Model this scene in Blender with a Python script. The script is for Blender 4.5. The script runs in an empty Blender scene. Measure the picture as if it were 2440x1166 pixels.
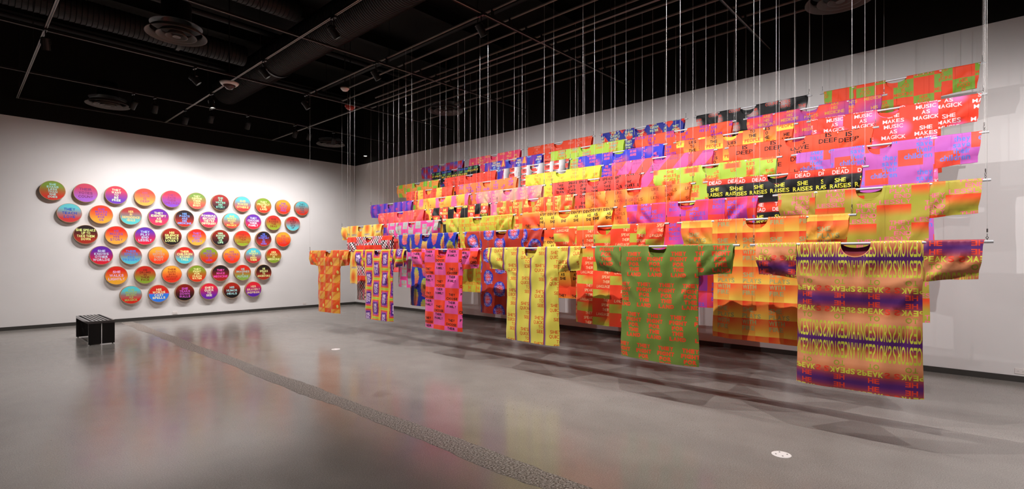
import bpy, math, random
import numpy as np
from mathutils import Vector, Matrix
from mathutils.geometry import delaunay_2d_cdt

# ------------------------------------------------------------------ camera, world, exposure
SC = bpy.context.scene
COL = SC.collection
CAM_H = 1.6
YAW = math.radians(47.74)
FPX = 1212.0
cd = bpy.data.cameras.new('camera')
cd.sensor_width = 36.0
cd.lens = FPX / 2440.0 * 36.0
cd.shift_y = 29.0 / 2440.0
cd.clip_end = 60
cam = bpy.data.objects.new('camera', cd)
COL.objects.link(cam)
cam.location = (0, 0, CAM_H)
cam.rotation_euler = (math.pi / 2, 0, -YAW)
SC.camera = cam
w = bpy.data.worlds.new('world')
SC.world = w
w.use_nodes = True
w.node_tree.nodes['Background'].inputs[0].default_value = (1, 0.95, 0.9, 1)
w.node_tree.nodes['Background'].inputs[1].default_value = 0.0
SC.view_settings.view_transform = 'Standard'
SC.view_settings.look = 'None'
SC.view_settings.gamma = 1.0
SC.view_settings.use_curve_mapping = False
SC.view_settings.exposure = 0.0
SC.cycles.use_denoising = True
SC.cycles.max_bounces = 7
SC.cycles.diffuse_bounces = 4
SC.cycles.glossy_bounces = 3
SC.cycles.sample_clamp_indirect = 6.0
SC.cycles.caustics_reflective = False
SC.cycles.caustics_refractive = False
LAMP_GAIN = 1.05
LAMP_COLOUR = (1.0, 0.97, 0.978)

XW, YW = 9.15, 15.46        # inner faces of the two white walls that meet in the far corner
XB, YB = -4.2, -5.2         # the two walls behind the camera
ZT = 4.66                   # top of the white paint
ZC = 7.0                    # roof deck
ZG = 5.05                   # lighting grid
rng = random.Random(7)

# ------------------------------------------------------------------ node helpers
def lin(c):
    c = c / 255.0
    return c / 12.92 if c <= 0.04045 else ((c + 0.055) / 1.055) ** 2.4
def hx(s):
    s = s.lstrip('#')
    return tuple(lin(int(s[i:i + 2], 16)) for i in (0, 2, 4)) + (1.0,)

class E:
    """a value socket with arithmetic"""
    def __init__(s, nt, sk): s.nt, s.sk = nt, sk
    def op(s, name, *a, clamp=False):
        n = s.nt.nodes.new('ShaderNodeMath'); n.operation = name; n.use_clamp = clamp
        for i, x in enumerate(a):
            if isinstance(x, E): s.nt.links.new(x.sk, n.inputs[i])
            else: n.inputs[i].default_value = float(x)
        return E(s.nt, n.outputs[0])
    def __add__(s, o): return s.op('ADD', s, o)
    __radd__ = __add__
    def __sub__(s, o): return s.op('SUBTRACT', s, o)
    def __rsub__(s, o): return s.op('SUBTRACT', o, s)
    def __mul__(s, o): return s.op('MULTIPLY', s, o)
    __rmul__ = __mul__
    def __truediv__(s, o): return s.op('DIVIDE', s, o)
    def __gt__(s, o): return s.op('GREATER_THAN', s, o)
    def __lt__(s, o): return s.op('LESS_THAN', s, o)
    def fract(s): return s.op('FRACT', s)
    def floor(s): return s.op('FLOOR', s)
    def abs(s): return s.op('ABSOLUTE', s)
    def sin(s): return s.op('SINE', s)
    def sqrt(s): return s.op('SQRT', s)
    def mod2(s): return (s * 0.5).fract() * 2.0
    def mn(s, o): return s.op('MINIMUM', s, o)
    def mx(s, o): return s.op('MAXIMUM', s, o)
    def sm(s, a, b):
        n = s.nt.nodes.new('ShaderNodeMapRange'); n.interpolation_type = 'SMOOTHSTEP'
        s.nt.links.new(s.sk, n.inputs[0])
        n.inputs[1].default_value = a; n.inputs[2].default_value = b
        return E(s.nt, n.outputs[0])

def col(nt, c):
    return hx(c) if isinstance(c, str) else c
def setin(nt, inp, c):
    if isinstance(c, str): inp.default_value = hx(c)
    elif isinstance(c, E): nt.links.new(c.sk, inp)
    elif isinstance(c, (tuple, float, int)): inp.default_value = c
    else: nt.links.new(c, inp)
def mix(f, a, b):
    nt = f.nt
    n = nt.nodes.new('ShaderNodeMix'); n.data_type = 'RGBA'
    nt.links.new(f.sk, n.inputs[0])
    setin(nt, n.inputs[6], a); setin(nt, n.inputs[7], b)
    return n.outputs[2]
def ramp(f, *stops):
    n = f.nt.nodes.new('ShaderNodeValToRGB')
    f.nt.links.new(f.sk, n.inputs[0])
    r = n.color_ramp
    while len(r.elements) < len(stops): r.elements.new(0.5)
    for e, (p, c) in zip(r.elements, stops): e.position = p; e.color = hx(c)
    return n.outputs[0]
def noise(u, v, sx, sy=None, detail=2.0, w=0.0):
    nt = u.nt
    c = nt.nodes.new('ShaderNodeCombineXYZ')
    nt.links.new((u * sx).sk, c.inputs[0]); nt.links.new((v * (sy or sx)).sk, c.inputs[1])
    c.inputs[2].default_value = w
    n = nt.nodes.new('ShaderNodeTexNoise'); n.inputs['Scale'].default_value = 1.0
    n.inputs['Detail'].default_value = detail
    nt.links.new(c.outputs[0], n.inputs['Vector'])
    return E(nt, n.outputs[0])
def cell(u, v, w, h, ou=0.0, ov=0.0, brick=0.0):
    a = (u - ou) / w
    iu = a.floor()
    b = (v - ov) / h
    if brick: b = b + iu.mod2() * brick
    return a - iu, b.fract(), iu, b.floor()
def box(fu, fv, a, b, c, d): return (fu > a) * (fu < b) * (fv > c) * (fv < d)
def dot(fu, fv, cu, cv, ru, rv):           # normalised distance from an ellipse centre
    x = (fu - cu) / ru; y = (fv - cv) / rv
    return (x * x + y * y).sqrt()

def principled(name, rough=0.6, spec=0.4, metal=0.0):
    m = bpy.data.materials.new(name); m.use_nodes = True
    b = m.node_tree.nodes['Principled BSDF']
    b.inputs['Roughness'].default_value = rough
    b.inputs['Metallic'].default_value = metal
    b.inputs['Specular IOR Level'].default_value = spec
    return m, m.node_tree, b
def plain(name, c, rough=0.6, spec=0.4, metal=0.0, var=0.06, scale=6.0):
    m, nt, b = principled(name, rough, spec, metal)
    tc = nt.nodes.new('ShaderNodeTexCoord')
    n = nt.nodes.new('ShaderNodeTexNoise'); n.inputs['Scale'].default_value = scale; n.inputs['Detail'].default_value = 3
    nt.links.new(tc.outputs['Object'], n.inputs['Vector'])
    h = nt.nodes.new('ShaderNodeHueSaturation'); h.inputs['Color'].default_value = hx(c)
    v = E(nt, n.outputs[0]) * (2 * var) + (1.0 - var)
    nt.links.new(v.sk, h.inputs['Value']); nt.links.new(h.outputs[0], b.inputs['Base Color'])
    return m

# ------------------------------------------------------------------ mesh helpers
def link(o, parent=None):
    COL.objects.link(o)
    if parent: o.parent = parent
    return o
def tag(o, label=None, cat=None, group=None, kind=None):
    if label: o['label'] = label
    if cat: o['category'] = cat
    if group: o['group'] = group
    if kind: o['kind'] = kind
    return o
def empty(name, loc=(0, 0, 0), rz=0.0):
    o = bpy.data.objects.new(name, None); o.empty_display_size = 0.1
    o.location = loc; o.rotation_euler = (0, 0, rz)
    return link(o)

class MB:
    def __init__(s): s.v, s.f, s.m = [], [], []
    def add(s, vs, fs, mi=0):
        n = len(s.v); s.v += [tuple(x) for x in vs]
        s.f += [tuple(i + n for i in f) for f in fs]; s.m += [mi] * len(fs); return s
    def box(s, a, b, mi=0):
        x0, y0, z0 = a; x1, y1, z1 = b
        return s.add([(x0,y0,z0),(x1,y0,z0),(x1,y1,z0),(x0,y1,z0),(x0,y0,z1),(x1,y0,z1),(x1,y1,z1),(x0,y1,z1)],
              [(0,3,2,1),(4,5,6,7),(0,1,5,4),(1,2,6,5),(2,3,7,6),(3,0,4,7)], mi)
    def lathe(s, prof, n=24, mi=0, M=None, closed=False):
        """prof: (radius, height) pairs turned around Z"""
        vs, fs = [], []
        for r, z in prof:
            for i in range(n):
                a = 2 * math.pi * i / n
                p = Vector((r * math.cos(a), r * math.sin(a), z)); vs.append(M @ p if M else p)
        k = len(prof)
        for j in range(k - 1 if not closed else k):
            j2 = (j + 1) % k
            for i in range(n):
                i2 = (i + 1) % n
                fs.append((j * n + i, j * n + i2, j2 * n + i2, j2 * n + i))
        return s.add(vs, fs, mi)
    def cyl(s, a, b, r, n=8, mi=0, caps=True):
        a, b = Vector(a), Vector(b); d = b - a
        M = Matrix.Translation(a) @ d.to_track_quat('Z', 'Y').to_matrix().to_4x4()
        L = d.length
        return s.lathe(([(0, 0)] if caps else []) + [(r, 0), (r, L)] + ([(0, L)] if caps else []), n, mi, M)
    def torus(s, c, R, r, axis='Y', n=12, k=6, sx=1.0, sz=1.0, mi=0):
        vs, fs = [], []
        for i in range(n):
            a = 2 * math.pi * i / n
            for j in range(k):
                b = 2 * math.pi * j / k
                q = R + r * math.cos(b)
                x, z, y = q * math.cos(a) * sx, q * math.sin(a) * sz, r * math.sin(b)
                p = (x, y, z) if axis == 'Y' else ((y, x, z) if axis == 'X' else (x, z, y))
                vs.append((c[0] + p[0], c[1] + p[1], c[2] + p[2]))
        for i in range(n):
            for j in range(k):
                fs.append((i * k + j, ((i + 1) % n) * k + j, ((i + 1) % n) * k + (j + 1) % k, i * k + (j + 1) % k))
        return s.add(vs, fs, mi)
    def mesh(s, name, mats, smooth=False):
        me = bpy.data.meshes.new(name); me.from_pydata(s.v, [], s.f)
        for m in (mats if isinstance(mats, (list, tuple)) else [mats]): me.materials.append(m)
        if any(s.m): me.polygons.foreach_set('material_index', s.m)
        if smooth: me.polygons.foreach_set('use_smooth', [True] * len(s.f))
        me.update(); return me
    def build(s, name, mats, parent=None, smooth=False, bevel=0.0):
        o = link(bpy.data.objects.new(name, s.mesh(name, mats, smooth)), parent)
        if bevel:
            b = o.modifiers.new('bevel', 'BEVEL'); b.width = bevel; b.segments = 2; b.limit_method = 'ANGLE'
        return o

# ------------------------------------------------------------------ lettering
HELV = dict(A=722,B=722,C=722,D=722,E=667,F=611,G=778,H=722,I=278,J=556,K=722,L=611,M=833,N=722,O=778,P=667,Q=778,R=722,S=667,
            T=611,U=722,V=667,W=944,X=667,Y=667,Z=611,a=556,c=556,d=611,e=556,h=611,i=278,l=278,n=611,r=389,s=556,t=333,v=556,y=556)
HELV["'"] = 240
GL = {}
def glyph(ch, bold):
    k = (ch, bold)
    if k in GL: return GL[k]
    cu = bpy.data.curves.new('glyph', 'FONT'); cu.body = ch; cu.resolution_u = 3; cu.offset = bold; cu.fill_mode = 'FRONT'
    o = bpy.data.objects.new('glyph', cu); COL.objects.link(o)
    ev = o.evaluated_get(bpy.context.evaluated_depsgraph_get()); me = ev.to_mesh()
    v = np.array([p.co[:2] for p in me.vertices]); f = np.array([tuple(p.vertices) for p in me.polygons])
    ev.to_mesh_clear(); bpy.data.objects.remove(o); bpy.data.curves.remove(cu)
    v = v.copy()
    x0, x1 = v[:, 0].min(), v[:, 0].max()
    adv = HELV.get(ch, 600) / 720.0
    sb = 0.055
    v[:, 0] = sb + (v[:, 0] - x0) / (x1 - x0) * (adv - 2 * sb)
    v[:, 1] = v[:, 1] / (0.70 + bold)
    GL[k] = (v[f], adv)
    return GL[k]
def word(txt, x, y, size, fw=None, align='c', bold=0.03, shear=0.0, xs=1.0, my=False, mxaxis=None):
    """triangles of one line of print in cloth coordinates (x right, y down); y is the baseline"""
    tris, cx = [], 0.0
    for ch in txt:
        if ch == ' ': cx += 0.36; continue
        t, a = glyph(ch, bold)
        q = t.copy(); q[..., 0] += cx; tris.append(q); cx += a
    t = np.concatenate(tris)
    if fw: xs = fw / (cx * size)
    t[..., 0] = (t[..., 0] + t[..., 1] * shear) * size * xs
    wd = cx * size * xs
    t[..., 0] += x - (wd / 2 if align == 'c' else wd if align == 'r' else 0)
    t[..., 1] = y + t[..., 1] * size * (1 if my else -1)
    if mxaxis is not None: t[..., 0] = 2 * mxaxis - t[..., 0]
    return t
def block(lines, size, lh, x, y, colour, align='c', fw=None, xs=1.0, **kw):
    """lines of print, y = top of the first line; fw = width of the widest line"""
    if fw:
        wd = max(sum(0.36 if c == ' ' else HELV.get(c, 600) / 720.0 for c in l) for l in lines) * size
        xs = fw / wd
    out = []
    for i, l in enumerate(lines):
        if not l: continue
        c = colour[i % len(colour)] if isinstance(colour, (list, tuple)) else colour
        out.append((word(l, x, y + size + i * lh, size, align=align, xs=xs, **kw), c))
    return out
class Print:
    """a repeat: lettering polygons on a lattice of w by h"""
    def __init__(s, items, w, h, brick=0.0): s.items, s.w, s.h, s.brick = items, w, h, brick
    def fill(s, x0, x1, y0, y1):
        out = []
        for t, c in s.items:
            ax0, ay0 = t.reshape(-1, 2).min(0); ax1, ay1 = t.reshape(-1, 2).max(0)
            for i in range(math.floor((x0 - ax1) / s.w), math.ceil((x1 - ax0) / s.w) + 1):
                off = (i % 2) * s.brick * s.h
                for j in range(math.floor((y0 - ay1 - off) / s.h), math.ceil((y1 - ay0 - off) / s.h) + 1):
                    dx, dy = i * s.w, j * s.h + off
                    if ax1 + dx < x0 or ax0 + dx > x1 or ay1 + dy < y0 or ay0 + dy > y1: continue
                    out.append((t + np.array([dx, dy]), c))
        return out

def flat_mesh(outline, prints, step, crown=()):
    """triangulate a pattern piece: outline, lettering edges and an even grid; returns points, triangles, colour key per triangle"""
    ol = np.array(outline)
    x0, y0 = ol.min(0); x1, y1 = ol.max(0)
    pts, key = [], {}
    def vid(p):
        k = (round(p[0] * 20000), round(p[1] * 20000))
        if k not in key: key[k] = len(pts); pts.append((k[0] / 20000, k[1] / 20000))
        return key[k]
    def ccw(ids):
        a = sum(pts[ids[i]][0] * pts[ids[(i + 1) % len(ids)]][1] - pts[ids[(i + 1) % len(ids)]][0] * pts[ids[i]][1] for i in range(len(ids)))
        return ids if a > 0 else ids[::-1]
    faces = [ccw([vid(p) for p in outline])]; fcol = [None]
    for t, c in prints:
        for tri in t:
            ids = [vid(p) for p in tri]
            if len(set(ids)) == 3:
                a = (pts[ids[1]][0]-pts[ids[0]][0])*(pts[ids[2]][1]-pts[ids[0]][1])-(pts[ids[2]][0]-pts[ids[0]][0])*(pts[ids[1]][1]-pts[ids[0]][1])
                if abs(a) < 1e-8: continue
                faces.append(ids if a > 0 else ids[::-1]); fcol.append(c)
    nx, ny = max(2, int((x1 - x0) / step)), max(2, int((y1 - y0) / step))
    for i in range(1, nx):
        for j in range(1, ny):
            vid((x0 + (x1 - x0) * (i + 0.25 * (j % 2)) / nx, y0 + (y1 - y0) * j / ny))
    for q in crown:
        for i in range(nx + 1): vid((x0 + .0005 + (x1 - x0 - .001) * i / nx, q))
    V, _, F, _, _, OF = delaunay_2d_cdt([Vector(p) for p in pts], [], faces, 0, 1e-6)
    P = np.array([(v.x, v.y) for v in V]); tri, tc = [], []
    for f, of in zip(F, OF):
        if 0 not in of: continue
        k = [i for i in of if i]
        if k:                                        # keep only letters that really hold this triangle
            c = P[list(f)].mean(0); hit = []
            for i in k:
                a0, a1, a2 = (pts[j] for j in faces[i])
                e = 1e-9
                if ((a1[0]-a0[0])*(c[1]-a0[1])-(a1[1]-a0[1])*(c[0]-a0[0]) > -e and (a2[0]-a1[0])*(c[1]-a1[1])-(a2[1]-a1[1])*(c[0]-a1[0]) > -e
                        and (a0[0]-a2[0])*(c[1]-a2[1])-(a0[1]-a2[1])*(c[0]-a2[0]) > -e): hit.append(i); break
            k = hit
        for q in range(1, len(f) - 1):
            tri.append((f[0], f[q], f[q + 1])); tc.append(fcol[k[0]] if k else None)
    return P, tri, tc
def panel_mesh(name, co, tri, uv, tc, mats, flip=False):
    used = sorted(set(i for t in tri for i in t)); mp = {u: i for i, u in enumerate(used)}
    me = bpy.data.meshes.new(name)
    me.from_pydata([tuple(co[u]) for u in used], [], [tuple(mp[i] for i in (t[::-1] if flip else t)) for t in tri])
    ul = me.uv_layers.new(name='cloth')
    li = np.empty(len(me.loops), dtype=np.int32); me.loops.foreach_get('vertex_index', li)
    uva = uv[np.array(used)][li]
    ul.data.foreach_set('uv', uva.astype(np.float32).ravel())
    keys = [None] + sorted(set(c for c in tc if c))
    for k in keys: me.materials.append(mats(k))
    ki = {k: i for i, k in enumerate(keys)}
    me.polygons.foreach_set('material_index', [ki[c] for c in tc])
    me.polygons.foreach_set('use_smooth', [True] * len(tri))
    me.update()
    return me
def thin(nt, b, colour, fac=0.12):
    """light soaking through thin cloth"""
    tr = nt.nodes.new('ShaderNodeBsdfTranslucent'); setin(nt, tr.inputs[0], colour)
    mx = nt.nodes.new('ShaderNodeMixShader'); mx.inputs[0].default_value = fac
    nt.links.new(b.outputs[0], mx.inputs[1]); nt.links.new(tr.outputs[0], mx.inputs[2])
    nt.links.new(mx.outputs[0], nt.nodes['Material Output'].inputs[0])
INK = {}
def ink(c, rough=0.6):
    if (c, rough) in INK: return INK[(c, rough)]
    m, nt, b = principled('print_ink', rough, 0.3)
    uvn = nt.nodes.new('ShaderNodeUVMap'); sp = nt.nodes.new('ShaderNodeSeparateXYZ'); nt.links.new(uvn.outputs[0], sp.inputs[0])
    u, v = E(nt, sp.outputs[0]), E(nt, sp.outputs[1])
    h = nt.nodes.new('ShaderNodeHueSaturation'); h.inputs['Color'].default_value = hx(c)
    nt.links.new((noise(u, v, 9.0) * 0.14 + 0.93).sk, h.inputs['Value'])
    nt.links.new(h.outputs[0], b.inputs['Base Color'])
    if rough > .55: thin(nt, b, h.outputs[0])
    INK[(c, rough)] = m
    return m

# ------------------------------------------------------------------ the setting
def mat_floor():
    m, nt, b = principled('polished_concrete', 0.3, 0.75)
    g = nt.nodes.new('ShaderNodeNewGeometry'); sp = nt.nodes.new('ShaderNodeSeparateXYZ'); nt.links.new(g.outputs['Position'], sp.inputs[0])
    u, v = E(nt, sp.outputs[0]), E(nt, sp.outputs[1])
    big = noise(u, v, 0.45, detail=5.0)
    mid = noise(u, v, 2.6, 1.9, detail=6.0, w=3.0)
    fine = noise(u, v, 120.0, detail=2.0, w=5.0)
    grit = noise(u, v, 60.0, detail=3.0, w=9.0)
    base = ramp(big * 0.6 + mid * 0.4, (0.32, '#86807a'), (0.5, '#948e87'), (0.68, '#a19b94'))
    base = mix((fine.sm(0.38, 0.62)) * 0.5, base, '#6e665e')
    dirt = grit.sm(0.64, 0.70) * big.sm(0.40, 0.6)
    base = mix(dirt * 0.8, base, '#332c26')
    pale = noise(u, v, 85.0, detail=1.0, w=14.0).sm(0.70, 0.75)
    base = mix(pale * 0.5, base, '#b5aca3')
    sc = noise(u, v, 1.1, 0.7, detail=3.0, w=21.0).sm(0.70, 0.76) * 0.35
    base = mix(sc, base, '#5c5249')
    nt.links.new(base, b.inputs['Base Color'])
    r = mid * 0.12 + big * 0.10 + fine * 0.03 + 0.06
    nt.links.new(r.sk, b.inputs['Roughness'])
    bm = nt.nodes.new('ShaderNodeBump'); bm.inputs['Strength'].default_value = 0.06; bm.inputs['Distance'].default_value = 0.004
    nt.links.new((noise(u, v, 5.0, detail=4.0, w=2.0) + fine * 0.12).sk, bm.inputs['Height'])
    nt.links.new(bm.outputs[0], b.inputs['Normal'])
    return m
def mat_strip():
    m, nt, b = principled('exposed_aggregate', 0.5, 0.4)
    g = nt.nodes.new('ShaderNodeNewGeometry'); sp = nt.nodes.new('ShaderNodeSeparateXYZ'); nt.links.new(g.outputs['Position'], sp.inputs[0])
    u, v = E(nt, sp.outputs[0]), E(nt, sp.outputs[1])
    a = noise(u, v, 70.0, detail=3.0, w=1.0)
    c = noise(u, v, 1.3, 1.0, detail=2.0, w=8.0)
    base = ramp(a, (0.34, '#2e2823'), (0.42, '#6f665e'), (0.54, '#958b82'), (0.66, '#c2b9b0'))
    base = mix(c.sm(0.60, 0.66) * 0.8, base, '#9a9088')
    nt.links.new(base, b.inputs['Base Color'])
    bm = nt.nodes.new('ShaderNodeBump'); bm.inputs['Strength'].default_value = 0.25; bm.inputs['Distance'].default_value = 0.003
    nt.links.new(a.sk, bm.inputs['Height']); nt.links.new(bm.outputs[0], b.inputs['Normal'])
    return m
def mat_wall():
    m, nt, b = principled('white_wall_paint', 0.75, 0.25)
    g = nt.nodes.new('ShaderNodeNewGeometry'); sp = nt.nodes.new('ShaderNodeSeparateXYZ'); nt.links.new(g.outputs['Position'], sp.inputs[0])
    u, v, z = (E(nt, sp.outputs[i]) for i in range(3))
    base = ramp(noise(u + v, z, 0.7, detail=3.0), (0.35, '#e0dcd9'), (0.65, '#e6e2df'))
    nt.links.new(base, b.inputs['Base Color'])
    bm = nt.nodes.new('ShaderNodeBump'); bm.inputs['Strength'].default_value = 0.04; bm.inputs['Distance'].default_value = 0.002
    nt.links.new(noise(u + v, z, 160.0).sk, bm.inputs['Height']); nt.links.new(bm.outputs[0], b.inputs['Normal'])
    return m
M_FLOOR, M_STRIP, M_WALL = mat_floor(), mat_strip(), mat_wall()
M_BLACK = plain('black_ceiling_paint', '#16130f', 0.8, 0.2)
M_BASE = plain('charcoal_vinyl', '#3a3733', 0.55, 0.4)
M_DUCT = plain('dark_duct_paint', '#151211', 0.6, 0.35)
M_TRACK = plain('grey_track_enamel', '#8f8983', 0.4, 0.5)
M_BAR = plain('dull_batten_steel', '#6b645d', 0.45, 0.4)
M_LAMP = plain('black_lamp_enamel', '#1b1918', 0.4, 0.5)
M_ALU = plain('brushed_aluminium', '#d6d6d8', 0.4, 0.6, metal=0.35, var=0.03)
M_CABLE = plain('steel_cable', '#d5d0ca', 0.4, 0.5, metal=0.35, var=0.03)
M_DARK = plain('dark_tube_inside', '#0c0b0b', 0.9, 0.1)
M_STEEL = plain('dull_steel', '#7d7a78', 0.35, 0.5, metal=0.8)
M_WHITE = plain('white_plastic', '#e4ddd8', 0.45, 0.4)
M_RED = plain('red_plastic', '#b0301e', 0.45, 0.4)
M_DIFF = plain('grey_diffuser_enamel', '#5c5652', 0.55, 0.3)
M_BENCH = plain('black_bench_lacquer', '#131212', 0.3, 0.5)
M_BENCHTOP = plain('satin_bench_lacquer', '#4a4646', 0.12, 1.0)
M_WOOD = plain('pale_drum_hoop_wood', '#b08a66', 0.6, 0.3, var=0.12, scale=3.0)

def quad(name, vs, mat, kind='structure'):
    o = MB().add(vs, [(0, 1, 2, 3)]).build(name, mat); o['kind'] = kind; return o
T_ = 0.15
st = lambda name, a, b, m: tag(MB().box(a, b).build(name, m), kind='structure')
floor = st('floor', (XB, YB, -0.2), (XW, YW, 0), M_FLOOR)
st('wall_left', (XB, YW, 0), (XW, YW + T_, ZT), M_WALL)
st('wall_right', (XW, YB, 0), (XW + T_, YW + T_, ZT), M_WALL)
st('wall_back', (XB - T_, YB, 0), (XB, YW + T_, ZT), M_WALL)
st('wall_front', (XB - T_, YB - T_, 0), (XW + T_, YB, ZT), M_WALL)
st('wall_upper_left', (XB, YW, ZT), (XW, YW + T_, ZC), M_BLACK)
st('wall_upper_right', (XW, YB, ZT), (XW + T_, YW + T_, ZC), M_BLACK)
st('wall_upper_back', (XB - T_, YB, ZT), (XB, YW + T_, ZC), M_BLACK)
st('wall_upper_front', (XB - T_, YB - T_, ZT), (XW + T_, YB, ZC), M_BLACK)
st('ceiling', (XB - T_, YB - T_, ZC), (XW + T_, YW + T_, ZC + 0.15), M_BLACK)
st('baseboard_left', (XB, YW - 0.008, 0), (XW - 0.008, YW, 0.078), M_BASE)
st('baseboard_right', (XW - 0.008, YB, 0), (XW, YW, 0.078), M_BASE)
# rough aggregate strip let into the floor, edges a little ragged
vs, fs = [], []
r2 = random.Random(3)
ys = np.arange(YB, YW - 0.02, 0.12)
for i, y in enumerate(ys):
    wob = 0.02 * math.sin(y * 1.7) + 0.012 * math.sin(y * 4.1)
    vs += [(2.745 + wob + r2.uniform(-.012, .012), y, 0.0012), (2.985 + 0.015 * math.sin(y * 2.3) + r2.uniform(-.01, .01), y, 0.0012)]
    if i: n = 2 * i; fs.append((n - 2, n - 1, n + 1, n))
strip = MB().add(vs, fs).build('aggregate_strip', M_STRIP, floor)
strip['label'] = 'speckled exposed aggregate strip crossing the polished concrete'

def outlet(loc, rz, label, wide=0.115):
    t = empty('wall_outlet', loc, rz); tag(t, label, 'outlet', 'wall outlets')
    MB().box((-wide / 2, -0.008, -0.036), (wide / 2, 0, 0.036)).build('cover_plate', M_WHITE, t, bevel=0.003)
    for sx in (-0.024, 0.024):
        so = MB().lathe([(0, .0), (.016, .0), (.016, .003), (0, .003)], 16, M=Matrix.Translation((sx, -0.008, 0)) @ Matrix.Rotation(math.pi / 2, 4, 'X')).build('socket', M_WHITE, t)
        MB().box((sx - .006, -.0116, -.004), (sx - .004, -.0108, .005)).box((sx + .004, -.0116, -.004), (sx + .006, -.0108, .005)).build('slot', M_DARK, so)
outlet((3.915, YW, 0.133), 0, 'white double outlet low on drum wall between bench and corner')
outlet((7.39, YW, 0.149), 0, 'white double outlet low on drum wall beside orange tunic')
outlet((XW, -0.44, 0.139), -math.pi / 2, 'white double outlet at right edge above charcoal baseboard')

def cover(loc, label):
    t = empty('floor_cover', loc); tag(t, label, 'floor cover', 'round floor covers')
    MB().lathe([(0, 0), (0.073, 0), (0.073, .002), (0.068, .0045), (0, .0045)], 36).build('plate', M_WHITE, t)
    for a in (0.6, 2.2, 3.6, 5.3):
        MB().lathe([(0, .0046), (.006, .0046), (.006, .0062), (0, .0062)], 10, M=Matrix.Translation((.043 * math.cos(a), .043 * math.sin(a), 0))).build('screw', M_STEEL, t)
cover((4.504, 1.152, 0), 'white round cover set in the floor nearest the camera')
cover((4.45, 8.15, 0), 'small white round floor cover in front of the orange tunic')

# ------------------------------------------------------------------ ceiling
YT = [15.40, 13.12, 10.50, 7.85, 5.18, 2.52, -0.14, -2.80]
XT = [0.95, 3.68, 6.37]
def track(name, a, b, label, cat='track', group='lighting tracks of the ceiling grid', hang=True):
    a, b = Vector(a), Vector(b); c = (a + b) / 2
    t = empty(name, c); tag(t, label, cat, group)
    hx_, hy_ = abs(b.x - a.x) / 2, abs(b.y - a.y) / 2
    wd = 0.019
    if hy_ > hx_:
        MB().box((-wd, -hy_, 0), (wd, hy_, 0.035)).build('channel', M_LAMP, t)
        for sx in (-1, 1): MB().box((sx * .013 - .005, -hy_, -.006), (sx * .013 + .005, hy_, 0)).build('flange', M_TRACK, t)
    else:
        MB().box((-hx_, -wd, 0.002), (hx_, wd, 0.035)).build('channel', M_LAMP, t)
        for sy in (-1, 1): MB().box((-hx_, sy * .013 - .0035, -.003), (hx_, sy * .013 + .0035, .002)).build('flange', M_DUCT if sy > 0 else M_TRACK, t)
    if hang:
        L = max(hx_, hy_); n = int(2 * L / 2.66)
        for i in range(n + 1):
            q = -L + 0.5 + i * (2 * L - 1.0) / max(1, n)
            p = (0, q) if hy_ > hx_ else (q, 0)
            MB().cyl((p[0], p[1], .035), (p[0], p[1], ZC - ZG), .006, 6).build('hanger_rod', M_LAMP, t)
    return t
names = {0.95: 'left', 3.68: 'middle', 6.37: 'right'}
for x in XT:
    track('lighting_track', (x, YB + .3, ZG), (x, 15.40, ZG), {0.95: 'long grey ceiling track at far left running to the drum wall', 3.68: 'long grey ceiling track running over the open floor beside the round duct',
          6.37: 'long grey ceiling track running above the hanging tunics'}[x])
ylab = ['dark cross track along the top of the drum wall', 'dark cross track carrying the drum wall spotlights', 'dark cross track over the far end of the hung tunics',
        'dark cross track above the middle of the hung tunics', 'dark cross track crossing near the large round diffuser', 'dark cross track over the near tunics',
        'dark cross track over the nearest tunic end', 'dark cross track behind the camera end of the grid']
for y, l in zip(YT, ylab):
    track('cross_track', (0.95 if y > 15 else XB + .3, y, ZG + 0.001), (XW, y, ZG + 0.001), l, hang=False)

ROWX = [5.28 + 0.381 * i for i in range(9)]
ROWZ = [1.714 + 0.2765 * i for i in range(9)]
ordn = ['first', 'second', 'third', 'fourth', 'fifth', 'sixth', 'seventh', 'eighth', 'ninth']
for i in range(9):
    t = empty('hanging_batten', (ROWX[i], 4.9, 5.19))
    tag(t, f'thin ceiling batten, {ordn[i]} from the open floor, holding cables of tunic row', 'batten', 'battens that hold the tunic cables')
    y1 = (10.9 if i % 2 == 0 else 10.0) - 4.9
    y0 = (-0.35 if i % 2 == 0 else 0.55) - 4.9
    MB().cyl((0, y0, 0), (0, y1, 0), 0.017, 10).build('pipe', M_BAR, t, smooth=False)
    for q in [y - 4.9 for y in YT if y0 + 4.9 < y < y1 + 4.9]:
        MB().box((-.02, q - .015, -.103), (.02, q + .015, .02)).build('clamp', M_LAMP, t)

def diffuser(x, y, label):
    t = empty('ceiling_diffuser', (x, y, ZG - 0.03)); tag(t, label, 'diffuser', 'round ceiling air diffusers')
    MB().lathe([(.10, .5), (.20, .5), (.20, .20), (.35, .14)], 40).build('neck', M_LAMP, t, smooth=True)
    for r0, r1, z0, z1 in [(.41, .345, 0, .05), (.27, .20, -.012, .045), (.15, .10, -.02, .03), (.055, .0, -.025, -.015)]:
        MB().lathe([(r1, z1), (r0 - .012, z0 + .004), (r0, z0 - .004), (r0, z0 + .006), (r1, z1 + .02)] if r1 else [(0, z1), (r0 * .8, z0 + .002), (r0, z0), (r0, z0 + .01), (0, z1 + .02)], 48).build('cone', M_DIFF, t, smooth=True)
for x, y, l in [(2.33, 9.12, 'large round ceiling diffuser at upper left nearest the camera'), (2.36, 14.45, 'round ceiling diffuser above the left part of the drum wall'),
                (7.75, 14.5, 'round ceiling diffuser over the far wall corner'), (7.78, 9.17, 'round ceiling diffuser behind the cables in the middle'),
                (7.95, 1.32, 'round ceiling diffuser cut by the top edge at right')]:
    diffuser(x, y, l)

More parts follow.
